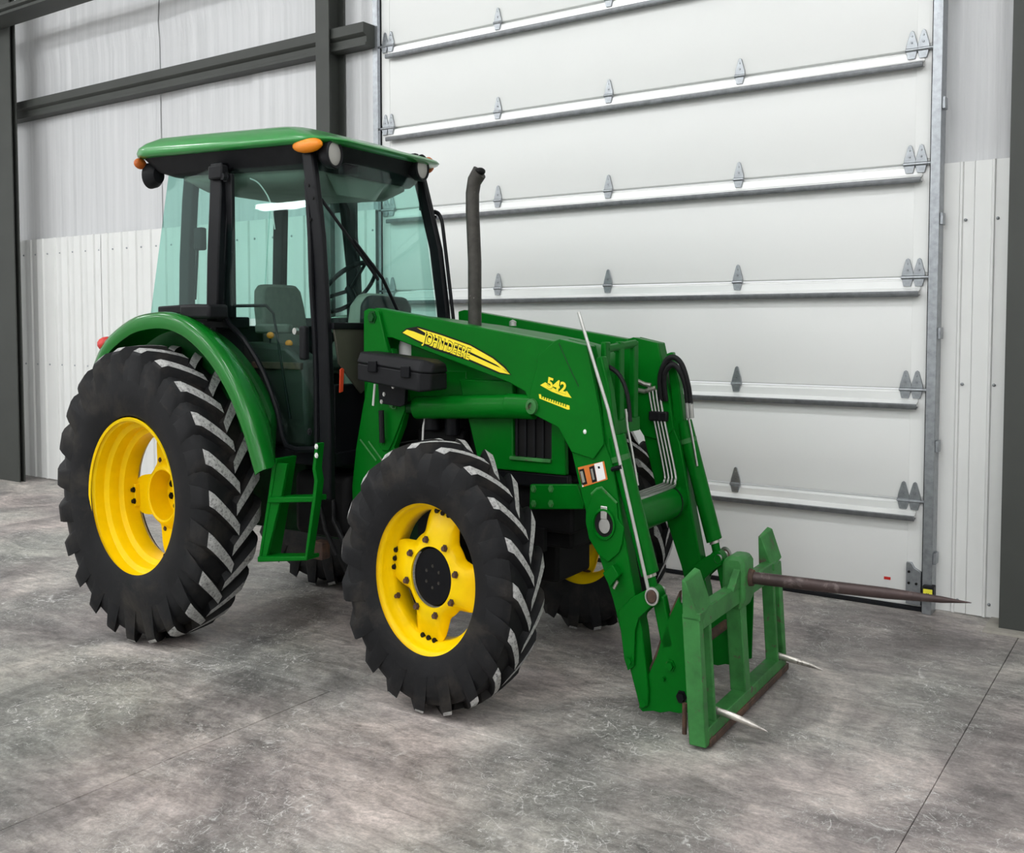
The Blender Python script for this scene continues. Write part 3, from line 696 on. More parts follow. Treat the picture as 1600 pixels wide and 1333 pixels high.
# doors: curved glass with a thin black frame
DG = [(1.215, 1.02), (0.975, 1.02), (0.90, 1.19), (0.78, 1.38), (0.62, 1.535), (0.45, 1.66), (0.44, 1.95), (0.425, 2.26), (0.41, 2.40), (1.045, 2.40), (1.09, 2.28), (1.155, 2.02), (1.195, 1.69), (1.215, 1.40)]
def cab_y(z): return 0.628-0.10*max(0.0, (z-1.75)/0.67)**1.5
def door_side(sd, label):
    b = B(); n = len(DG)
    v = [(x, sd*(cab_y(z)+0.012), z) for x, z in DG]+[(x, sd*(cab_y(z)+0.006), z) for x, z in DG]
    # fan of quads is not planar: triangulated strip between lower and upper chains
    rows = []
    for z in (1.02, 1.19, 1.38, 1.535, 1.66, 1.85, 2.05, 2.26, 2.40):
        xl = [x for x in _inter(DG[1:9], z)][0]; xr = [x for x in _inter(DG[9:]+[DG[0]], z)][0]
        rows.append([(xl+(xr-xl)*i/6, sd*(cab_y(z)+0.012), z) for i in range(7)])
    back = [[(p[0], p[1]-sd*0.006, p[2]) for p in r] for r in rows]
    b.loft(rows, False, False); k = len(b.v); b.loft(back, False, False)
    w_, hh = 7, len(rows)
    edge = [i for i in range(w_)]+[j*w_+w_-1 for j in range(1, hh)]+[(hh-1)*w_+i for i in range(w_-2, -1, -1)]+[j*w_ for j in range(hh-2, 0, -1)]
    for q in range(len(edge)): b.f.append((edge[q], edge[(q+1) % len(edge)], edge[(q+1) % len(edge)]+k, edge[q]+k)); b.m.append(0)
    dr = E_('cab_door', label)
    P('door_glass', b, 'cab_glass', dr, sharp=60)
    b = B().tube([(x, sd*(cab_y(z)+0.008), z) for x, z in smooth(DG+[DG[0]], 3)], 0.016, 8); P('door_frame', b, 'black_paint', dr)
    P('door_handle', B().box((1.115, min(sd*0.63, sd*0.675), 1.44), (1.165, max(sd*0.63, sd*0.675), 1.60)), 'black_plastic', dr, bevel=0.012)
    P('door_lock', B().cyl((1.07, sd*0.635, 1.575), (1.07, sd*0.662, 1.575), 0.016, 14), 'steel', dr)
    P('grab_rail', B().tube([(0.50, sd*0.60, 1.70), (0.78, sd*0.60, 1.70), (0.84, sd*0.60, 1.66), (0.97, sd*0.60, 1.15)], 0.008, 8), 'black_paint', dr)
    bolt((1.165, sd*0.64, 1.10), 0.014, dr, 'y', sd, 'black_plastic', name='door_knob'); bolt((0.47, sd*0.625, 2.34), 0.02, dr, 'y', sd, 'black_plastic', 0.03, 'hinge_cap')
    return dr
def _inter(ch, z):
    out = []
    for (x0, z0), (x1, z1) in zip(ch, ch[1:]):
        if min(z0, z1)-1e-6 <= z <= max(z0, z1)+1e-6 and abs(z1-z0) > 1e-6: out.append(x0+(x1-x0)*(z-z0)/(z1-z0))
    return out
door_side(-1, 'glass cab door on the near side'); door_side(1, 'glass cab door on the far side')
for sd in (-1, 1):
    c = [(-0.40, sd*0.52, 1.645), (0.37, sd*0.645, 1.645), (0.345, sd*0.57, 2.41), (-0.245, sd*0.47, 2.43)]
    pane('quarter_glass', c if sd < 0 else [c[1], c[0], c[3], c[2]], bulge=0.0)
rg = pane('rear_window', [(-0.40, 0.52, 1.645), (-0.40, -0.52, 1.645), (-0.245, -0.47, 2.43), (-0.245, 0.47, 2.43)], bulge=0.03, bdir=(-1, 0, 0))
P('window_strut', B().cyl((-0.085, -0.40, 2.10), (-0.12, -0.41, 1.74), 0.012, 8), 'black_paint', rg)
P('window_latch', B().box((-0.02, -0.47, 2.00), (0.06, -0.42, 2.12)), 'black_plastic', rg, bevel=0.012)
P('strut_rod', B().cyl((0.02, -0.46, 2.08), (-0.02, -0.46, 1.74), 0.009, 8), 'black_paint', rg)
# roof
def rrect(x0, x1, hw, z, r, n=6, fb=0.0):
    pts = []
    for cx, cy, a0 in ((x1-r, hw-r, 0), (x0+r, hw-r, 90), (x0+r, -hw+r, 180), (x1-r, -hw+r, 270)):
        for k in range(n+1):
            a = R(a0+90*k/n); pts.append((cx+r*math.cos(a), cy+r*math.sin(a), z))
    return [(p[0]+fb*(1-(p[1]/hw)**2)*(1 if p[0] > (x0+x1)/2 else -0.4), p[1], p[2]) for p in pts]
def tilt(ring):
    out = []
    for x, y, z in ring:
        s_ = max(0.0, min(1.0, (x-0.86)/0.38)); s_ = s_*s_*(3-2*s_)
        if z > 2.478: z = 2.478+(z-2.478)*(1-0.60*s_)+0.018*s_
        elif z > 2.45: z += 0.018*s_
        out.append((x, y, z+0.030*(0.4-x)))
    return out
rf = B(); rf.loft([tilt(rrect(*a)) for a in ((-0.44, 1.230, 0.605, 2.470, 0.17, 6, 0.05), (-0.475, 1.265, 0.635, 2.478, 0.19, 6, 0.05), (-0.485, 1.275, 0.642, 2.497, 0.20, 6, 0.05), (-0.475, 1.265, 0.635, 2.520, 0.20, 6, 0.05),
    (-0.44, 1.225, 0.605, 2.548, 0.20, 6, 0.05), (-0.38, 1.13, 0.555, 2.575, 0.20, 6, 0.05), (-0.25, 0.95, 0.45, 2.597, 0.20, 6, 0.04), (-0.02, 0.72, 0.24, 2.612, 0.18, 6, 0.02))])
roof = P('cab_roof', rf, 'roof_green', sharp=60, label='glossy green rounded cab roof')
b = B(); b.loft([tilt(rrect(*a)) for a in ((-0.18, 1.06, 0.53, 2.375, 0.08, 6, 0.03), (-0.30, 1.10, 0.555, 2.40, 0.10, 6, 0.04), (-0.43, 1.19, 0.59, 2.465, 0.16, 6, 0.05), (-0.44, 1.22, 0.605, 2.478, 0.17, 6, 0.05))])
P('roof_underside', b, 'black_plastic', sharp=60)
P('headliner', B().loft([tilt(rrect(*a)) for a in ((0.0, 0.95, 0.42, 2.30, 0.12, 6, 0.03), (-0.12, 1.04, 0.50, 2.355, 0.10, 6, 0.03), (-0.12, 1.04, 0.50, 2.38, 0.10, 6, 0.03))]), 'headliner', sharp=60)
P('visor', B().prism([(-0.36, 2.345), (0.20, 2.345), (0.10, 2.25), (-0.26, 2.25)], 'x', 1.055, 1.07), 'headliner', bevel=0.004)
# lamps under the roof
b = B().ball((1.125, -0.592, 2.452), (0.115, 0.045, 0.036), 18); P('marker_light', b, 'amber_lens', roof, label='bright amber marker light')
b = B().ball((1.11, 0.615, 2.49), (0.05, 0.04, 0.045), 18); P('marker_light', b, 'orange_plastic', roof)
P('marker_light', B().ball((-0.405, -0.575, 2.470), (0.022, 0.05, 0.03), 14), 'orange_plastic', roof)
for y, z in ((-0.49, 2.415), (0.373, 2.440)):
    wl_ = P('work_light', B().lathe([(-0.09, 0.0), (-0.085, 0.04), (-0.04, 0.066), (0.01, 0.072), (0.018, 0.066), (0.012, 0.055)], (1.235, y, z), 'x', 26), 'black_plastic', roof)
    P('work_light_lens', B().lathe([(0.008, 0.056), (0.016, 0.04), (0.020, 0.0)], (1.235, y, z), 'x', 26), 'clear_lens', roof)
    P('work_light_bracket', B().box((1.15, y-0.02, z+0.03), (1.20, y+0.02, z+0.08)), 'black_paint', roof, bevel=0.006)
P('work_light', B().lathe([(0.10, 0.0), (0.09, 0.045), (0.05, 0.066), (0.0, 0.070), (-0.012, 0.058), (-0.012, 0.0)], (-0.40, -0.50, 2.412), 'x', 24), 'black_plastic', roof)
P('work_light_bracket', B().box((-0.34, -0.52, 2.44), (-0.30, -0.48, 2.49)), 'black_paint', roof)
P('wiper_motor', B().box((1.10, -0.30, 2.345), (1.15, -0.16, 2.40)), 'black_plastic', roof, bevel=0.01)
# wiper
def wx(y, z): return 1.27-0.155*max(0, (z-1.30))/1.11+0.06*(1-(y/0.58)**2)**0.8+0.02
P('wiper_arm', B().tube([(wx(0.03, 1.70)+0.02, 0.03, 1.66), (wx(-0.10, 1.85)+0.01, -0.10, 1.84), (wx(-0.33, 2.02)+0.01, -0.33, 2.02)], 0.010, 8), 'black_paint', ws)
P('wiper_blade', B().tube([(wx(-0.535, 2.20), -0.535, 2.20), (wx(-0.33, 2.01), -0.33, 2.01), (wx(-0.13, 1.83), -0.13, 1.83)], 0.009, 8), 'black_plastic', ws)
# interior
st = E_('operator_seat', 'grey fabric operator seat inside the cab')
b = B(); rings = []
for z, hw, x in ((1.40, 0.19, 0.34), (1.55, 0.21, 0.32), (1.70, 0.205, 0.29), (1.79, 0.185, 0.275), (1.825, 0.14, 0.27)):
    rings.append([(x+0.05, -hw, z), (x+0.075, 0, z), (x+0.05, hw, z), (x-0.05, hw*0.95, z), (x-0.07, 0, z), (x-0.05, -hw*0.95, z)])
b.loft(rings); P('backrest', b, 'seat_fabric', st, bevel=0.02)
P('seat_cushion', B().prism([(0.30, 1.34), (0.78, 1.36), (0.80, 1.44), (0.32, 1.43)], 'y', -0.23, 0.23), 'seat_fabric', st, bevel=0.03)
P('seat_base', B().box((0.36, -0.17, 1.0), (0.70, 0.17, 1.34)), 'black_plastic', st, bevel=0.02)
P('armrest', B().box((0.36, -0.30, 1.56), (0.66, -0.24, 1.61)), 'seat_fabric', st, bevel=0.015)
P('armrest', B().box((0.36, 0.24, 1.56), (0.66, 0.30, 1.61)), 'seat_fabric', st, bevel=0.015)
cs = P('control_console', B().prism([(0.42, 1.0), (1.02, 1.0), (1.0, 1.42), (0.84, 1.50), (0.46, 1.52)], 'y', -0.50, -0.33), 'console_dark', bevel=0.03)
for x, z in ((0.62, 1.54), (0.78, 1.50), (0.90, 1.45)):
    P('lever', B().cyl((x, -0.42, z-0.06), (x+0.01, -0.42, z), 0.007, 6), 'black_paint', cs)
    P('lever_knob', B().ball((x+0.01, -0.42, z+0.012), (0.028, 0.02, 0.018), 10), 'amber_lens', cs)
P('console_edge', B().box((0.56, -0.52, 1.385), (0.98, -0.49, 1.42)), 'rust', cs, bevel=0.006)
P('control_console', B().prism([(0.42, 1.0), (1.02, 1.0), (1.0, 1.42), (0.84, 1.50), (0.46, 1.52)], 'y', 0.33, 0.50), 'grey_trim', bevel=0.03)
dash = P('steering_console', B().loft([[(1.0, -0.17, 1.0), (1.22, -0.17, 1.0), (1.22, 0.12, 1.0), (1.0, 0.12, 1.0)], [(1.02, -0.19, 1.45), (1.24, -0.19, 1.45), (1.24, 0.13, 1.45), (1.02, 0.13, 1.45)], [(1.06, -0.17, 1.70), (1.22, -0.17, 1.70), (1.22, 0.11, 1.70), (1.06, 0.11, 1.70)], [(1.10, -0.13, 1.765), (1.20, -0.13, 1.765), (1.20, 0.08, 1.765), (1.10, 0.08, 1.765)]]), 'grey_trim', bevel=0.03)
b = B(); cw = Vector((0.93, -0.02, 1.80)); ax = Vector((-0.62, 0, 0.78)).normalized(); u = Vector((0, 1, 0)); vv = ax.cross(u)
b.tube([tuple(cw+(u*math.cos(2*math.pi*k/28)+vv*math.sin(2*math.pi*k/28))*0.20) for k in range(28)], 0.013, 8, close=True)
for k in range(3):
    a = 2*math.pi*k/3+0.5; b.tube([tuple(cw-ax*0.02), tuple(cw+(u*math.cos(a)+vv*math.sin(a))*0.20)], 0.010, 6)
b.cyl(tuple(cw), tuple(cw-ax*0.35), 0.025, 10); P('steering_wheel', b, 'black_plastic')
P('white_cable', B().tube(smooth([(0.55, -0.50, 2.34), (0.62, -0.49, 2.31), (0.70, -0.48, 2.22), (0.74, -0.48, 2.08)], 4), 0.004, 6), 'white_plastic')
# dark cowl below the windshield
P('cowl', B().prism([(-0.22, 1.58), (0.25, 1.58), (0.25, 1.70), (0.20, 1.75), (-0.15, 1.755), (-0.21, 1.71)], 'x', 1.18, 1.255), 'black_plastic', bevel=0.03)
P('firewall_panel', B().prism([(-0.60, 1.30), (-0.545, 1.42), (-0.585, 1.585), (-0.30, 1.585), (-0.31, 1.29), (-0.345, 1.27)][1:], 'x', 1.30, 1.315), 'olive_panel', bevel=0.004)
P('firewall_strip', B().box((1.30, -0.60, 1.585), (1.325, -0.28, 1.615)), 'black_paint', bevel=0.004)
P('firewall', B().box((1.22, -0.56, 0.95), (1.29, 0.56, 1.32)), 'black_paint', bevel=0.01)
P('firewall', B().box((1.24, -0.30, 1.30), (1.29, 0.56, 1.60)), 'black_paint', bevel=0.01)
P('warning_tag', B().prism([(-0.562, 1.285), (-0.53, 1.29), (-0.52, 1.395), (-0.535, 1.402), (-0.555, 1.395)], 'x', 1.325, 1.332), 'red_plastic', bevel=0.002, label='bright red hanging tag')
# far side grab handle
P('grab_handle', B().tube(smooth([(1.10, 0.60, 2.228), (1.17, 0.62, 2.228), (1.215, 0.62, 2.195), (1.24, 0.62, 2.10), (1.32, 0.62, 1.63), (1.34, 0.62, 1.50), (1.30, 0.58, 1.45)], 4), 0.013, 8), 'black_paint')
P('mirror_mount', B().box((1.06, 0.575, 2.24), (1.12, 0.61, 2.36)), 'black_paint', bevel=0.006)

# ---------------------------------------------------------------- steps
ls = E_('boarding_steps', 'green boarding steps under the near cab door')
yo = -0.80
b = B(); b.loft([[(x, yo, z), (x+w_, yo, z), (x+w_, yo+0.02, z), (x, yo+0.02, z)] for x, w_, z in ((0.90, 0.06, 0.505), (0.965, 0.075, 0.70), (1.0, 0.085, 0.80), (1.045, 0.09, 0.96))])
P('rail', b, 'green_paint', ls, bevel=0.003)
P('rail', B().prism([(0.90, 0.495), (0.92, 0.495), (1.01, 0.80), (1.06, 0.98), (1.03, 0.98), (0.985, 0.80)], 'y', yo-0.005, yo+0.16), 'green_paint', ls, bevel=0.003)
P('rail', B().prism([(1.285, 0.54), (1.305, 0.54), (1.37, 0.80), (1.39, 0.90), (1.375, 0.955), (1.395, 1.07), (1.375, 1.07), (1.35, 0.95), (1.365, 0.90), (1.345, 0.80)], 'y', yo-0.02, yo+0.035), 'green_paint', ls, bevel=0.003)
P('tread', B().prism([(0.905, 0.505), (1.30, 0.545), (1.30, 0.525), (0.905, 0.478)], 'y', yo-0.02, yo+0.09), 'green_paint', ls, bevel=0.006)
P('tread', B().prism([(0.995, 0.795), (1.36, 0.825), (1.36, 0.80), (0.995, 0.768)], 'y', yo-0.02, yo+0.09), 'green_paint', ls, bevel=0.006)
for z in (1.055, 1.015): bolt((1.385, yo-0.02, z), 0.010, ls, 'y', -1, 'white_plastic')

# ---------------------------------------------------------------- loader
LC = 0.015
ARM = [(1.497, 1.676), (1.545, 1.684), (2.724, 1.537), (2.762, 1.545), (2.926, 1.52), (3.001, 1.261), (3.027, 1.121), (3.067, 1.051), (3.147, 0.724), (3.202, 0.509), (3.238, 0.383), (3.275, 0.142), (3.272, 0.079), (3.23, 0.061), (3.162, 0.242), (3.078, 0.481), (2.93, 0.805), (2.881, 0.939), (2.836, 1.077), (2.809, 1.108), (2.756, 1.177), (2.609, 1.234), (2.569, 1.295), (2.554, 1.321), (2.454, 1.357), (1.658, 1.545), (1.506, 1.544)]
KNEE = [(2.631, 1.424), (2.639, 1.475), (2.739, 1.537), (2.769, 1.546), (2.925, 1.52), (2.999, 1.272), (3.029, 1.123), (2.968, 1.057), (2.842, 1.079), (2.763, 1.179), (2.616, 1.226), (2.584, 1.301)]
LOWP = [(2.972, 0.933), (3.005, 0.944), (3.099, 0.888), (3.106, 0.821), (3.142, 0.79), (3.132, 0.727), (3.114, 0.686), (3.054, 0.641), (2.999, 0.667), (2.944, 0.728), (2.925, 0.793), (2.925, 0.832)]
LEVER = [(3.116, 0.45), (3.194, 0.517), (3.27, 0.554), (3.321, 0.547), (3.328, 0.509), (3.287, 0.484), (3.229, 0.436), (3.209, 0.384), (3.203, 0.235), (3.171, 0.214), (3.15, 0.258)]
RING = [(3.031, 0.796)][0]
PIV = [(1.555, 1.642)][0]; LCP = [(2.609, 1.261)][0]; LEVP = [(3.297, 0.534)][0]
CYT = [(3.002, 1.364)][0]; CYB = [(3.263, 0.607)][0]; CYP = [(3.288, 0.524)][0]
CYM = [(3.069, 1.105)][0]
def Y(sd, y): return LC+sd*(abs(y)+LC) if sd < 0 else LC+(abs(y)+LC)     # mirror about the loader centre
def loader_arm(sd, label):
    e = E_('loader_arm', label); yo = Y(sd, .48); yi = yo-sd*0.09
    P('boom', B().prism(ARM, 'y', yo, yi), 'green_paint', e, bevel=0.006)
    P('knee_plate', B().prism(KNEE, 'y', yo+sd*0.012, yo), 'green_paint', e, bevel=0.004)
    P('knee_plate', B().prism(KNEE, 'y', yi, yi-sd*0.012), 'green_paint', e, bevel=0.004)
    P('cross_tube_plate', B().prism(LOWP, 'y', yo+sd*0.012, yo), 'green_paint', e, bevel=0.004)
    P('tube_ring', B().lathe([(0, 0.066), (sd*0.012, 0.064), (sd*0.014, 0.056), (0, 0.052)], (RING[0], yo+sd*0.012, RING[1]), 'y', 28, close=False), 'green_paint', e)
    P('tube_bore', B().cyl((RING[0], yo+sd*0.004, RING[1]), (RING[0], yo+sd*0.0145, RING[1]), 0.052, 28), 'decal_black', e)
    b = B(); b.lathe([(0, 0.0), (sd*0.004, 0.034), (sd*0.004, 0.0)], (RING[0]+0.004, yo+sd*0.0145, RING[1]-0.006), 'y', 20); b.box((RING[0]-0.018, min(yo+sd*0.014, yo+sd*0.022), RING[1]+0.02), (RING[0]+0.02, max(yo+sd*0.014, yo+sd*0.022), RING[1]+0.075))
    P('lock_pin', b, 'steel', e, bevel=0.004)
    P('weld_bead', B().tube([(x, yo+sd*0.008, z) for x, z in [(2.956, 0.913), (2.988, 0.937), (3.014, 0.944), (3.1, 0.887)]], 0.006, 6), 'faded_green', e)
    P('mast_pin', B().lathe([(0, 0.036), (sd*0.012, 0.034), (sd*0.014, 0.018), (sd*0.006, 0.014), (sd*0.006, 0)], (PIV[0], yo, PIV[1]), 'y', 20), 'green_paint', e, sharp=30)
    P('lift_pin', B().lathe([(0, 0.034), (sd*0.02, 0.032), (sd*0.022, 0.018), (sd*0.010, 0.016), (sd*0.010, 0)], (LCP[0], yo+sd*0.012, LCP[1]), 'y', 20), 'faded_green', e, sharp=30)
    return e
loader_arm(-1, 'green loader arm on the near side with lettering'); loader_arm(1, 'green loader arm on the far side')
def levers(sd):
    yo = Y(sd, .50); yc = Y(sd, .44); e = E_('bucket_linkage')
    P('lever_plate', B().prism(LEVER, 'y', yo, yo-sd*0.016), 'green_paint', e, bevel=0.003)
    P('lever_plate', B().prism(LEVER, 'y', yo-sd*0.10, yo-sd*0.116), 'green_paint', e, bevel=0.003)
    p = [(3.178, 0.255)][0]; bolt((p[0], yo, p[1]), 0.017, e, 'y', sd, 'green_paint')
    P('lever_pin', B().lathe([(-sd*0.12, 0.020), (sd*0.008, 0.022), (sd*0.010, 0.038), (sd*0.018, 0.036), (sd*0.019, 0.029), (sd*0.012, 0.027), (sd*0.012, 0)], (LEVP[0]+0.008, yo, LEVP[1]), 'y', 20), 'steel', e, sharp=30); P('pin_end', B().cyl((LEVP[0]+0.008, yo, LEVP[1]), (LEVP[0]+0.008, yo+sd*0.022, LEVP[1]), 0.026, 16), 'rust', e, bevel=0.004)
    # link down to the carrier
    l0 = (LEVP[0]+0.015, LEVP[1]-0.01); l1 = [(3.369, 0.322)][0]
    dx, dz = l1[0]-l0[0], l1[1]-l0[1]; L = math.hypot(dx, dz); nx, nz = -dz/L*0.034, dx/L*0.034
    P('carrier_link', B().prism([(l0[0]+nx, l0[1]+nz), (l1[0]+nx, l1[1]+nz), (l1[0]-nx, l1[1]-nz), (l0[0]-nx, l0[1]-nz)], 'y', yc+sd*0.02, yc-sd*0.03), 'green_paint', e, bevel=0.01)
    # tilt cylinder
    c = E_('tilt_cylinder')
    top = (CYM[0]+0.012, yc, CYM[1]); bot = (CYB[0], yc, CYB[1]); pin = (CYP[0], yc, CYP[1])
    P('barrel', B().tube([(CYM[0]+0.004, yc, CYM[1]+0.05), (CYM[0]+0.018, yc, CYM[1]), bot], [0.043, 0.046, 0.046], 20), 'green_paint', c, bevel=0.004)
    P('barrel_band', B().tube([(CYM[0]+0.026, yc, CYM[1]-0.03), (CYM[0]+0.032, yc, CYM[1]-0.052)], 0.050, 20), 'faded_green', c)
    P('barrel_bracket', B().prism([(2.965, 1.468), (3.001, 1.479), (3.049, 1.334), (3.083, 1.131), (3.091, 1.014), (3.026, 1.024), (3.002, 1.259)], 'y', yc-0.030, yc+0.030), 'green_paint', c, bevel=0.008)
    P('piston_rod', B().cyl(bot, pin, 0.024, 16), 'green_paint', c)
    P('rod_collar', B().tube([(bot[0]-0.002, yc, bot[2]+0.006), (bot[0]+0.004, yc, bot[2]-0.012)], 0.030, 16), 'bright_steel', c)
    P('rod_eye', B().lathe([(-0.035, 0.0), (-0.035, 0.042), (0.035, 0.042), (0.035, 0.0)], pin, 'y', 20), 'green_paint', c)
    hp = [(x+0.03, yc-sd*0.05, z) for x, z in [(2.98, 1.429), (3.041, 1.391), (3.081, 1.314), (3.096, 1.21)]]
    P('cylinder_hose', B().tube(smooth([(CYT[0]-0.04, yc-sd*0.05, CYT[1]+0.06)]+hp, 3), 0.011, 8), 'hose', c)
    P('steel_line', B().tube([(x+0.02, yc-sd*0.045, z) for x, z in [(3.082, 1.262), (3.093, 1.184), (3.115, 1.107), (3.152, 0.953)]], 0.007, 6), 'steel', c)
levers(-1); levers(1)
# level indicator rod beside the near arm
a_ = [(2.89, 1.656), (3.059, 1.265), (3.284, 0.557)]
ir = P('level_rod', B().tube([(a_[0][0], -.51, a_[0][1]), (a_[1][0], -.51, a_[1][1]), (a_[2][0], -.51, a_[2][1])], [0.0085, 0.009, 0.009], 10), 'steel')
q = [(3.103, 1.027)][0]; P('rod_guide', B().tube([(q[0]-0.03, -.49, q[1]-0.005), (q[0]+0.035, -.515, q[1]+0.012)], 0.010, 8), 'black_paint', ir)
# catch on the boom
c_ = [(3.042, 0.603), (3.096, 0.642), (3.132, 0.602), (3.082, 0.549)]
P('parking_catch', B().prism(c_, 'y', -0.53, -0.48), 'green_paint', bevel=0.004)
q = [(3.106, 0.548)][0]; P('catch_pin', B().cyl((q[0], -0.53, q[1]), (q[0]+0.02, -0.53, q[1]+0.03), 0.008, 8), 'bright_steel')
# cross tube with pipes along it
P('cross_tube', B().cyl((3.045, -0.40, 0.782), (3.045, 0.43, 0.782), 0.072, 28), 'green_paint')
P('tube_strap', B().cyl((3.045, 0.335, 0.782), (3.045, 0.350, 0.782), 0.0745, 28), 'black_paint')
for k in range(4):
    x = 2.872+0.026*k; yk = 0.405-0.004*k; z0 = 1.325-0.012*k; xe = 2.985+0.024*k; ze = 0.862+0.002*k
    pts = smooth([(x, yk, z0), (x+0.02, yk, z0-0.10), (xe-0.012, yk, 0.93), (xe, yk-0.02, ze+0.012), (xe, yk-0.10, ze-0.004*k), (xe-0.002, -0.36, ze-0.004*k)], 5)
    P('steel_pipe', B().tube(pts, 0.0075, 8), 'steel')
P('pipe_clamp', B().box((2.885, 0.375, 1.155), (3.0, 0.415, 1.20)), 'black_plastic', bevel=0.008)
for k in range(2):
    P('loop_hose', B().tube(smooth([(2.955+0.03*k, 0.40, 1.25), (2.952+0.028*k, 0.385, 1.36), (2.99+0.015*k, 0.38, 1.435-0.03*k), (3.04, 0.38, 1.455-0.035*k), (3.09-0.012*k, 0.385, 1.42-0.03*k), (3.122-0.02*k, 0.40, 1.33), (3.135-0.02*k, 0.41, 1.24)], 5), 0.014, 10), 'hose')
    P('hose_fitting', B().cyl((3.133-0.02*k, 0.41, 1.245), (3.14-0.02*k, 0.412, 1.175), 0.015, 10), 'steel')
    P('pipe_elbow', B().tube([(2.77, 0.40, 1.35-0.05*k), (2.85, 0.40, 1.325-0.035*k), (2.89+0.03*k, 0.40, 1.32-0.01*k)], 0.011, 8), 'bright_steel')
# lift cylinders and masts
MAST = [(1.468, 1.508), (1.466, 1.327), (1.425, 1.204), (1.374, 1.019), (1.341, 0.832), (1.345, 0.709), (1.774, 0.743), (1.867, 0.927), (1.659, 1.034), (1.716, 1.132), (1.75, 1.216), (1.741, 1.328), (1.695, 1.362), (1.649, 1.494)]
MTOP = [(1.47, 1.67), (1.508, 1.682), (1.58, 1.669), (1.626, 1.539), (1.654, 1.474), (1.467, 1.472)]
WEB = [(1.581, 1.33), (1.745, 1.322), (1.753, 1.216), (1.663, 1.064), (1.63, 1.021), (1.582, 1.018), (1.554, 1.059), (1.575, 1.21)]
def mast(sd, label):
    yo = Y(sd, .47); e = E_('loader_mast', label)
    P('mast_plate', B().prism(MAST, 'y', yo, yo-sd*0.05), 'green_paint', e, bevel=0.004)
    P('mast_head', B().prism(MTOP, 'y', yo+sd*0.035, yo-sd*0.0), 'green_paint', e, bevel=0.006)
    P('mast_web', B().prism(WEB, 'y', yo+sd*0.012, yo), 'green_paint', e, bevel=0.003)
    p = [(1.588, 1.066)][0]; bolt((p[0], yo+sd*0.012, p[1]), 0.018, e, 'y', sd, 'green_paint')
    p = [(1.675, 1.24)][0]; bolt((p[0], yo+sd*0.012, p[1]), 0.020, e, 'y', sd, 'faded_green', 0.03)
    p = [(1.537, 1.64)][0]; bolt((p[0], yo+sd*0.035, p[1]), 0.024, e, 'y', sd, 'dark_green', 0.02)
    for a2 in ([(1.41, 1.061), (1.531, 0.967)], [(1.474, 1.055), (1.598, 0.953)]):
        P('weld_bead', B().tube([(x, yo+sd*0.002, z) for x, z in a2], 0.005, 6), 'faded_green', e)
    P('side_frame', B().prism([(1.34, 0.78), (1.75, 0.78), (1.75, 0.62), (2.60, 0.62), (2.60, 0.72), (1.9, 0.74), (1.8, 0.95), (1.34, 0.95)], 'y', Y(sd, .36), Y(sd, .32)), 'engine_black', e)
    c = E_('lift_cylinder'); yc = Y(sd, .45); l = [(1.678, 1.221), (1.808, 1.226), (2.567, 1.255)]
    P('barrel', B().cyl((l[1][0], yc, l[1][1]), (l[2][0]-0.05, yc, l[2][1]), 0.052, 24), 'green_paint', c, bevel=0.004)
    P('barrel_head', B().cyl((l[2][0]-0.14, yc, l[2][1]), (l[2][0]+0.03, yc, l[2][1]), 0.0535, 24), 'green_paint', c, bevel=0.004)
    P('piston_rod', B().cyl((l[0][0], yc, l[0][1]), (l[1][0], yc, l[1][1]), 0.026, 16), 'dark_green', c)
mast(-1, 'green loader mast on the near side under the tool box'); mast(1, 'green loader mast on the far side')
p = [(2.538, 0.915), (2.828, 0.935), (2.866, 0.832), (2.562, 0.805)]
mp = P('mounting_plate', B().prism([(p[0][0], p[0][1]), (p[1][0], p[1][1]), (p[1][0]+0.04, p[2][1]+0.03), (p[2][0], p[2][1]), (p[3][0]-0.03, p[3][1])], 'y', -0.40, -0.375), 'green_paint', bevel=0.006)
for q in [(2.562, 0.897), (2.669, 0.905), (2.562, 0.833), (2.669, 0.841)]: bolt((q[0], -0.40, q[1]), 0.013, mp, 'y', -1, 'faded_green')
P('mounting_plate', B().prism([(2.46, 0.90), (2.80, 0.90), (2.80, 0.80), (2.46, 0.80)], 'y', 0.40, 0.43), 'green_paint', bevel=0.006)
# grille guard
gg = E_('grille_guard', 'green tubular guard in front of the hood')
gy = [(-0.402, 1.504), (-0.03, 1.523), (0.004, 1.5), (0.009, 1.231)]
P('guard_bar', B().tube([(2.96, -0.33, gy[0][1]), (2.96, 0.02, gy[1][1])], 0.018, 10), 'green_paint', gg)
for y_ in (-0.34, -0.17, 0.01):
    P('guard_post', B().box((2.945, y_-0.03, 1.19), (2.975, y_+0.03, gy[1][1]+0.01)), 'green_paint', gg, bevel=0.006)
P('guard_plate', B().box((2.94, -0.36, 1.14), (2.985, 0.04, 1.20)), 'green_paint', gg, bevel=0.004)
P('guard_stay', B().box((2.70, -0.12, 1.15), (2.95, -0.06, 1.19)), 'green_paint', gg, bevel=0.004)
P('guard_stay', B().box((2.70, 0.0, 1.15), (2.95, 0.03, 1.19)), 'green_paint', gg, bevel=0.004)
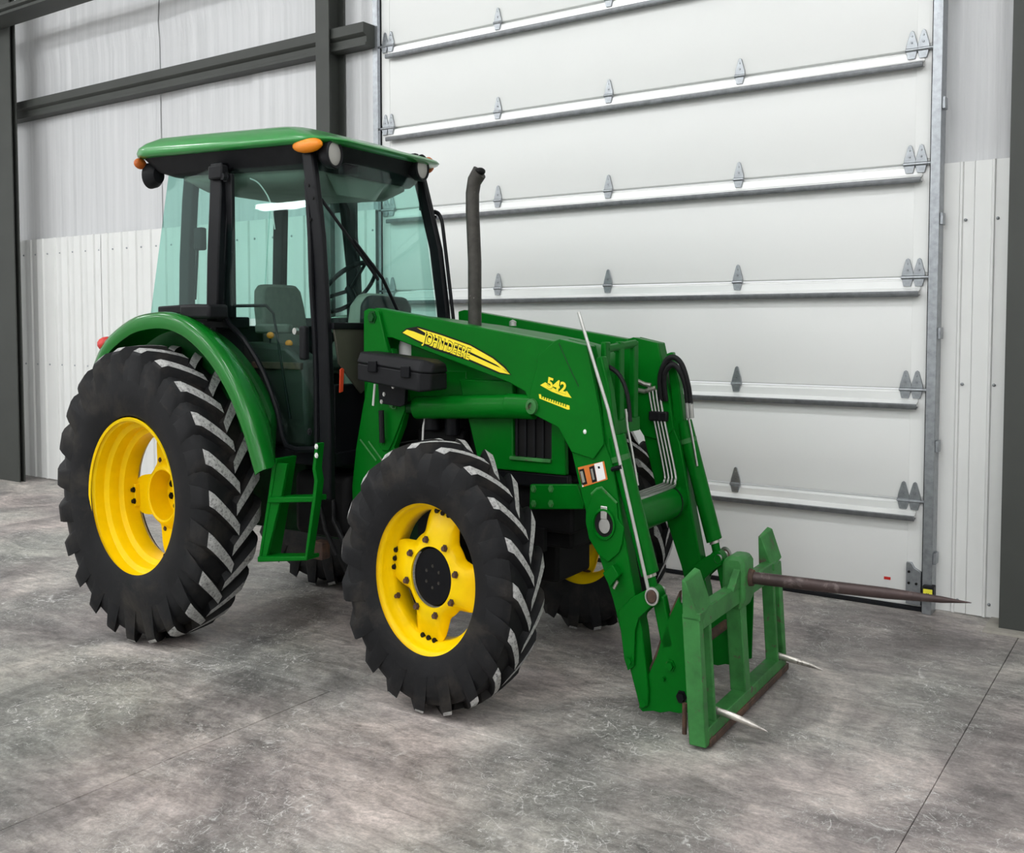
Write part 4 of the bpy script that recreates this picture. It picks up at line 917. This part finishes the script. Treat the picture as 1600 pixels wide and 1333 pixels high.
# tool box on the near mast
tb = E_('tool_box', 'black plastic tool box with two latches on the loader mast')
x0, x1 = 1.585, 2.065; ya, yb = -0.70, -0.50
def slope(z, x): return z-0.085*(x-x0)
b = B(); b.loft([[(x, ya+i_, slope(zl, x)), (x, yb, slope(zl, x)), (x, yb, slope(zh, x)), (x, ya+i_, slope(zh, x))] for x, i_, zl, zh in ((x0, 0.0, 1.355, 1.435), (x1-0.05, 0.0, 1.35, 1.435), (x1, 0.05, 1.36, 1.435))]); P('box_body', b, 'black_plastic', tb, bevel=0.01)
b = B(); b.loft([[(x, ya-0.006+i_, slope(1.435, x)), (x, yb, slope(1.435, x)), (x, yb-0.02, slope(zh, x)), (x, ya+0.03+i_, slope(zh, x))] for x, i_, zh in ((x0-0.005, 0.0, 1.485), (x1-0.04, 0.0, 1.49), (x1+0.008, 0.05, 1.475))]); P('box_lid', b, 'black_plastic', tb, bevel=0.012)
for x in (x0+0.12, x1-0.13):
    P('latch', B().box((x-0.03, ya-0.018, slope(1.405, x)), (x+0.03, ya-0.002, slope(1.455, x))), 'black_paint', tb, bevel=0.004)
P('box_bracket', B().prism([(1.617, 1.358), (1.82, 1.345), (1.811, 1.246), (1.774, 1.234), (1.626, 1.246)], 'y', -0.56, -0.53), 'black_paint', tb, bevel=0.004)
for q in [(1.664, 1.288), (1.729, 1.325), (1.645, 1.253)]: bolt((q[0], -0.56, q[1]), 0.008, tb, 'y', -1, 'steel')
P('grease_hose', B().cyl((1.61, -0.52, 1.21), (1.615, -0.52, 1.06), 0.016, 10), 'hose', tb)
q = [(1.565, 1.331), (1.55, 1.23)]; P('bare_metal_strip', B().tube([(x, -.52, z) for x, z in q], 0.007, 6), 'white_plastic', tb)

# ---------------------------------------------------------------- bale spear carrier
bs = E_('bale_spear_frame', 'scuffed light green bale spear frame at the front of the loader')
def fx(z): return 3.635-0.085*(z-0.05)          # front plane leans back slightly
YN, YF = -0.635, 0.67
def upright(name, y0, y1, z0, z1, d, m='faded_green', bev=0.006):
    return P(name, B().hexa([(fx(z0)-d, y0, z0), (fx(z0), y0, z0), (fx(z0), y1, z0), (fx(z0)-d, y1, z0)], [(fx(z1)-d, y0, z1), (fx(z1), y0, z1), (fx(z1), y1, z1), (fx(z1)-d, y1, z1)]), m, bs, bevel=bev)
upright('side_post', YN, YN+0.055, 0.018, 0.515, 0.085); upright('side_post', YF-0.055, YF, 0.045, 0.515, 0.085)
P('bottom_rail', B().hexa([(3.555, YN+0.03, 0.028), (3.640, YN+0.03, 0.028), (3.640, YF-0.02, 0.028), (3.555, YF-0.02, 0.028)], [(3.555, YN+0.03, 0.085), (3.635, YN+0.03, 0.085), (3.635, YF-0.02, 0.085), (3.555, YF-0.02, 0.085)]), 'faded_green', bs, bevel=0.005)
P('wear_edge', B().box((3.55, YN+0.04, 0.012), (3.648, YF, 0.042)), 'rust', bs, bevel=0.005)
P('top_rail', B().hexa([(fx(.46)-0.06, YN+0.05, 0.455), (fx(.46), YN+0.05, 0.455), (fx(.46), YF-0.05, 0.455), (fx(.46)-0.06, YF-0.05, 0.455)], [(fx(.54)-0.06, YN+0.05, 0.53), (fx(.54), YN+0.05, 0.53), (fx(.54), YF-0.05, 0.53), (fx(.54)-0.06, YF-0.05, 0.53)]), 'faded_green', bs, bevel=0.006)
upright('inner_post', -0.05, 0.03, 0.08, 0.46, 0.085); upright('inner_post', -0.50, -0.475, 0.08, 0.46, 0.07); upright('inner_post', 0.50, 0.53, 0.08, 0.46, 0.07)
# wedges at both upper corners
for ya, yb in ((YN, YN+0.165), (YF-0.165, YF)):
    s_ = 1 if ya < 0 else -1
    lo = [(3.515, ya, 0.50), (fx(.53)+0.004, ya, 0.50), (fx(.53)+0.004, yb, 0.53), (3.515, yb, 0.53)]
    hi = [(3.510, ya-0.005, 0.645), (3.530, ya-0.005, 0.640), (3.550, yb-0.03, 0.665), (3.520, yb-0.03, 0.672)]
    P('corner_wedge', B().hexa(lo, hi), 'faded_green', bs, bevel=0.005)
    P('wedge_cap', B().box((3.515, ya, 0.495), (fx(.51)+0.008, ya+0.06, 0.525)), 'faded_green', bs, bevel=0.003)
# holder and main spear
P('spear_holder', B().prism([(3.50, 0.44), (3.60, 0.42), (3.625, 0.47), (3.62, 0.62), (3.60, 0.645), (3.53, 0.645), (3.50, 0.62)], 'y', -0.065, 0.10), 'faded_green', bs, bevel=0.018)
P('holder_gusset', B().prism([(-0.17, 0.52), (-0.06, 0.52), (-0.06, 0.60)], 'x', 3.56, 3.60), 'faded_green', bs, bevel=0.004)
P('holder_gusset', B().prism([(0.10, 0.44), (0.24, 0.53), (0.10, 0.58)], 'x', 3.56, 3.60), 'faded_green', bs, bevel=0.004)
P('spear_collar', B().lathe([(0.0, 0.04), (0.03, 0.034), (0.035, 0.0)], (3.615, 0.02, 0.552), 'x', 16), 'rust', bs)
pts = [(3.55, 0.02, 0.551), (3.90, 0.02, 0.556), (4.30, 0.02, 0.563), (4.55, 0.02, 0.567), (4.68, 0.02, 0.570)]
P('main_spear', B().tube(pts, [0.026, 0.026, 0.023, 0.013, 0.0015], 16), 'spear_steel', bs, label='long dark steel bale spear')
for y_, z0, z1 in ((-0.45, 0.110, 0.072), (0.55, 0.097, 0.068)):
    P('lower_spear', B().tube([(3.60, y_, z0+0.004), (3.70, y_, z0-0.006), (3.80, y_, z1+0.014), (3.872, y_, z1)], [0.015, 0.0145, 0.012, 0.001], 12), 'bright_steel', bs)
# side plates that carry the frame
PLATE = [(3.228, 0.127), (3.214, 0.059), (3.235, 0.046), (3.291, 0.058), (3.332, 0.057), (3.377, 0.07), (3.428, 0.071), (3.488, 0.083), (3.497, 0.459), (3.43, 0.514), (3.423, 0.536), (3.36, 0.423), (3.31, 0.285), (3.241, 0.158)]
PEDGE = [(3.42, 0.555), (3.357, 0.437), (3.3, 0.301), (3.225, 0.149), (3.239, 0.125), (3.322, 0.247), (3.372, 0.357), (3.415, 0.465)]
for sd in (-1, 1):
    yo = Y(sd, .46)
    sp = P('carrier_plate', B().prism(PLATE, 'y', yo, yo-sd*0.018), 'green_paint', bs, bevel=0.003)
    P('carrier_plate', B().prism(PLATE, 'y', yo-sd*0.12, yo-sd*0.138), 'green_paint', bs, bevel=0.003)
    P('worn_edge', B().prism(PEDGE, 'y', yo-sd*0.02, yo-sd*0.05), 'rust', bs)
    for q, r_ in zip([(3.385, 0.257), (3.245, 0.085), (3.444, 0.14), (3.352, 0.2)], (0.019, 0.018, 0.021, 0.007)):
        bolt((q[0], yo, q[1]), r_, bs, 'y', sd, 'green_paint' if r_ < 0.02 else 'black_paint', 0.022)
P('back_tie', B().cyl((3.38, -0.46, 0.255), (3.38, 0.49, 0.255), 0.022, 14), 'rust', bs)
P('lock_bolt', B().cyl((3.50, -0.56, 0.15), (3.50, -0.56, 0.03), 0.012, 10), 'rust', bs)

# ---------------------------------------------------------------- lettering and decals
def text_mesh(txt, size, bold=0.0, shear=0.0):
    cu = bpy.data.curves.new('lettering', 'FONT'); cu.body = txt; cu.size = size; cu.offset = bold; cu.shear = shear; cu.extrude = 0.0; cu.resolution_u = 3
    ob = bpy.data.objects.new('lettering', cu); COL.objects.link(ob); bpy.context.view_layer.update()
    me = bpy.data.meshes.new_from_object(ob.evaluated_get(bpy.context.evaluated_depsgraph_get()))
    v = [tuple(p.co) for p in me.vertices]; f = [tuple(p.vertices) for p in me.polygons]
    bpy.data.objects.remove(ob); bpy.data.curves.remove(cu); bpy.data.meshes.remove(me); return v, f
def lettering(name, txt, a, b_, top, y, mt, bold=0.0, t=0.0008):
    # baseline from a to b_ (x,z); letter height reaches 'top' above a
    v, f = text_mesh(txt, 1.0, bold)
    xs_ = [p[0] for p in v]; mx, mn = max(xs_), min(xs_); hs = max(p[1] for p in v)
    if bold: pass
    n = len(v); V = []
    for yy in (y, y-t):
        for p in v:
            u_ = (p[0]-mn)/(mx-mn); h_ = p[1]/0.73
            V.append((a[0]+(b_[0]-a[0])*u_+(top[0]-a[0])*h_, yy, a[1]+(b_[1]-a[1])*u_+(top[1]-a[1])*h_))
    F = [tuple(i+n for i in q) for q in f]+list(f)
    return V, F
DY = -0.4805
dc = E_('side_decal', 'yellow and black brand stripe on the near loader arm')
sh = [(1.738, 1.569), (1.77, 1.583), (1.811, 1.589), (1.847, 1.592), (2.012, 1.558), (2.206, 1.514), (2.352, 1.46), (2.426, 1.42), (2.462, 1.393), (2.397, 1.4), (2.197, 1.455), (1.968, 1.501), (1.838, 1.537)]
P('stripe_outline', B().prism([(1.728, 1.569), (1.765, 1.589), (1.848, 1.598), (2.017, 1.564), (2.21, 1.52), (2.356, 1.466), (2.434, 1.425), (2.47, 1.39), (2.393, 1.394), (2.193, 1.447), (1.963, 1.492), (1.833, 1.531)], 'y', DY, DY-0.0006), 'decal_black', dc)
P('stripe', B().prism([(1.738, 1.569), (1.77, 1.583), (1.816, 1.575), (1.932, 1.546), (2.056, 1.51), (2.206, 1.475), (2.372, 1.427), (2.434, 1.412), (2.462, 1.393), (2.397, 1.4), (2.197, 1.455), (1.968, 1.501), (1.838, 1.537)], 'y', DY, DY-0.0016), 'decal_yellow', dc)
P('stripe', B().prism([(1.843, 1.591), (2.012, 1.558), (2.206, 1.514), (2.352, 1.46), (2.426, 1.42), (2.462, 1.393), (2.442, 1.401), (2.377, 1.433), (2.206, 1.486), (2.056, 1.524), (1.915, 1.563)], 'y', DY, DY-0.0016), 'decal_yellow', dc)
bl = [(1.879, 1.527), (2.197, 1.451), (1.897, 1.576)]
for nm, bold, t0, mt in (('lettering_outline', 0.05, 0.0022, 'decal_black'), ('lettering', 0.012, 0.0030, 'decal_yellow')):  # bolder black print under the yellow letters forms their outline
    V, F = lettering(nm, 'JOHN DEERE', bl[0], bl[1], bl[2], DY, mt, bold, t0)
    b = B(); b.v = V; b.f = F; b.m = [0]*len(F); P(nm, b, mt, dc)
dn = E_('model_decal', 'yellow number 542 on the near loader knee')
K2 = -0.4925
P('swoosh', B().prism([(2.655, 1.352), (2.686, 1.365), (2.724, 1.348), (2.774, 1.326), (2.815, 1.332), (2.842, 1.304), (2.793, 1.31), (2.724, 1.327)], 'y', K2, K2-0.0008), 'decal_yellow', dn)
bl = [(2.694, 1.345), (2.808, 1.32), (2.703, 1.39)]
for nm, bold, t0, mt in (('number_outline', 0.05, 0.0014, 'dark_green'), ('number', 0.035, 0.0022, 'decal_yellow')):  # bolder dark green print edges the yellow digits
    V, F = lettering(nm, '542', bl[0], bl[1], bl[2], K2, mt, bold, t0)
    b = B(); b.v = V; b.f = F; b.m = [0]*len(F); P(nm, b, mt, dn)
P('bar', B().prism([(2.647, 1.314), (2.659, 1.314), (2.663, 1.306), (2.83, 1.272), (2.831, 1.256), (2.819, 1.255), (2.651, 1.296)], 'y', K2, K2-0.0008), 'decal_yellow', dn)
st_ = [(2.663, 1.31), (2.819, 1.277), (2.663, 1.298), (2.819, 1.263)]
for k in range(11):
    u0, u1 = (k+0.12)/11, (k+0.5)/11
    def lp(i, j, u): return (st_[i][0]+(st_[j][0]-st_[i][0])*u, st_[i][1]+(st_[j][1]-st_[i][1])*u)
    P('bar_gap', B().prism([lp(0, 1, u0), lp(0, 1, u1), lp(2, 3, u1-0.01), lp(2, 3, u0-0.01)], 'y', K2, K2-0.0012), 'green_paint', dn)
wd = E_('warning_decal', 'white, orange and black warning label on the near boom'); K3 = -0.4815
def wq(*pts_): return pts_
for nm, mt, t, pl in (('backing', 'decal_orange', 0.0008, [(2.874, 1.017), (3.024, 1.052), (3.045, 0.979), (2.901, 0.937)]),
    ('black_block', 'decal_black', 0.0014, [(2.88, 1.008), (2.909, 1.015), (2.93, 0.953), (2.899, 0.944)]),
    ('black_block', 'decal_black', 0.0014, [(2.939, 1.022), (2.968, 1.032), (2.985, 0.967), (2.958, 0.959)]),
    ('white_block', 'decal_white', 0.0014, [(2.968, 1.037), (3.015, 1.049), (3.034, 0.981), (2.987, 0.966)]),
    ('white_block', 'decal_white', 0.0014, [(2.897, 0.948), (2.903, 0.951), (2.908, 0.941), (2.901, 0.938)])):
    P(nm, B().prism(pl, 'y', K3, K3-t), mt, wd)
for k in range(3):
    P('small_print', B().prism([(2.887, 1.001), (2.902, 1.004), (2.917, 0.96), (2.902, 0.955)] if k == 0 else ([(2.948, 1.015), (2.959, 1.018), (2.972, 0.974), (2.961, 0.971)] if k == 1 else [(2.988, 1.028), (2.999, 1.03), (3.003, 1.021), (2.992, 1.019)]), 'y', K3, K3-0.0019), 'grey_trim' if k < 2 else 'decal_black', wd)
q5 = [(2.766, 1.529), (2.831, 1.427), (2.883, 1.352)]
P('knee_seam', B().tube([(x, -0.4925, z) for x, z in q5], 0.003, 6), 'dark_green')
for q in [(2.92, 1.168)]: P('grease_cap', B().ball((q[0], -0.494, q[1]), (0.010, 0.008, 0.010), 10), 'decal_white')
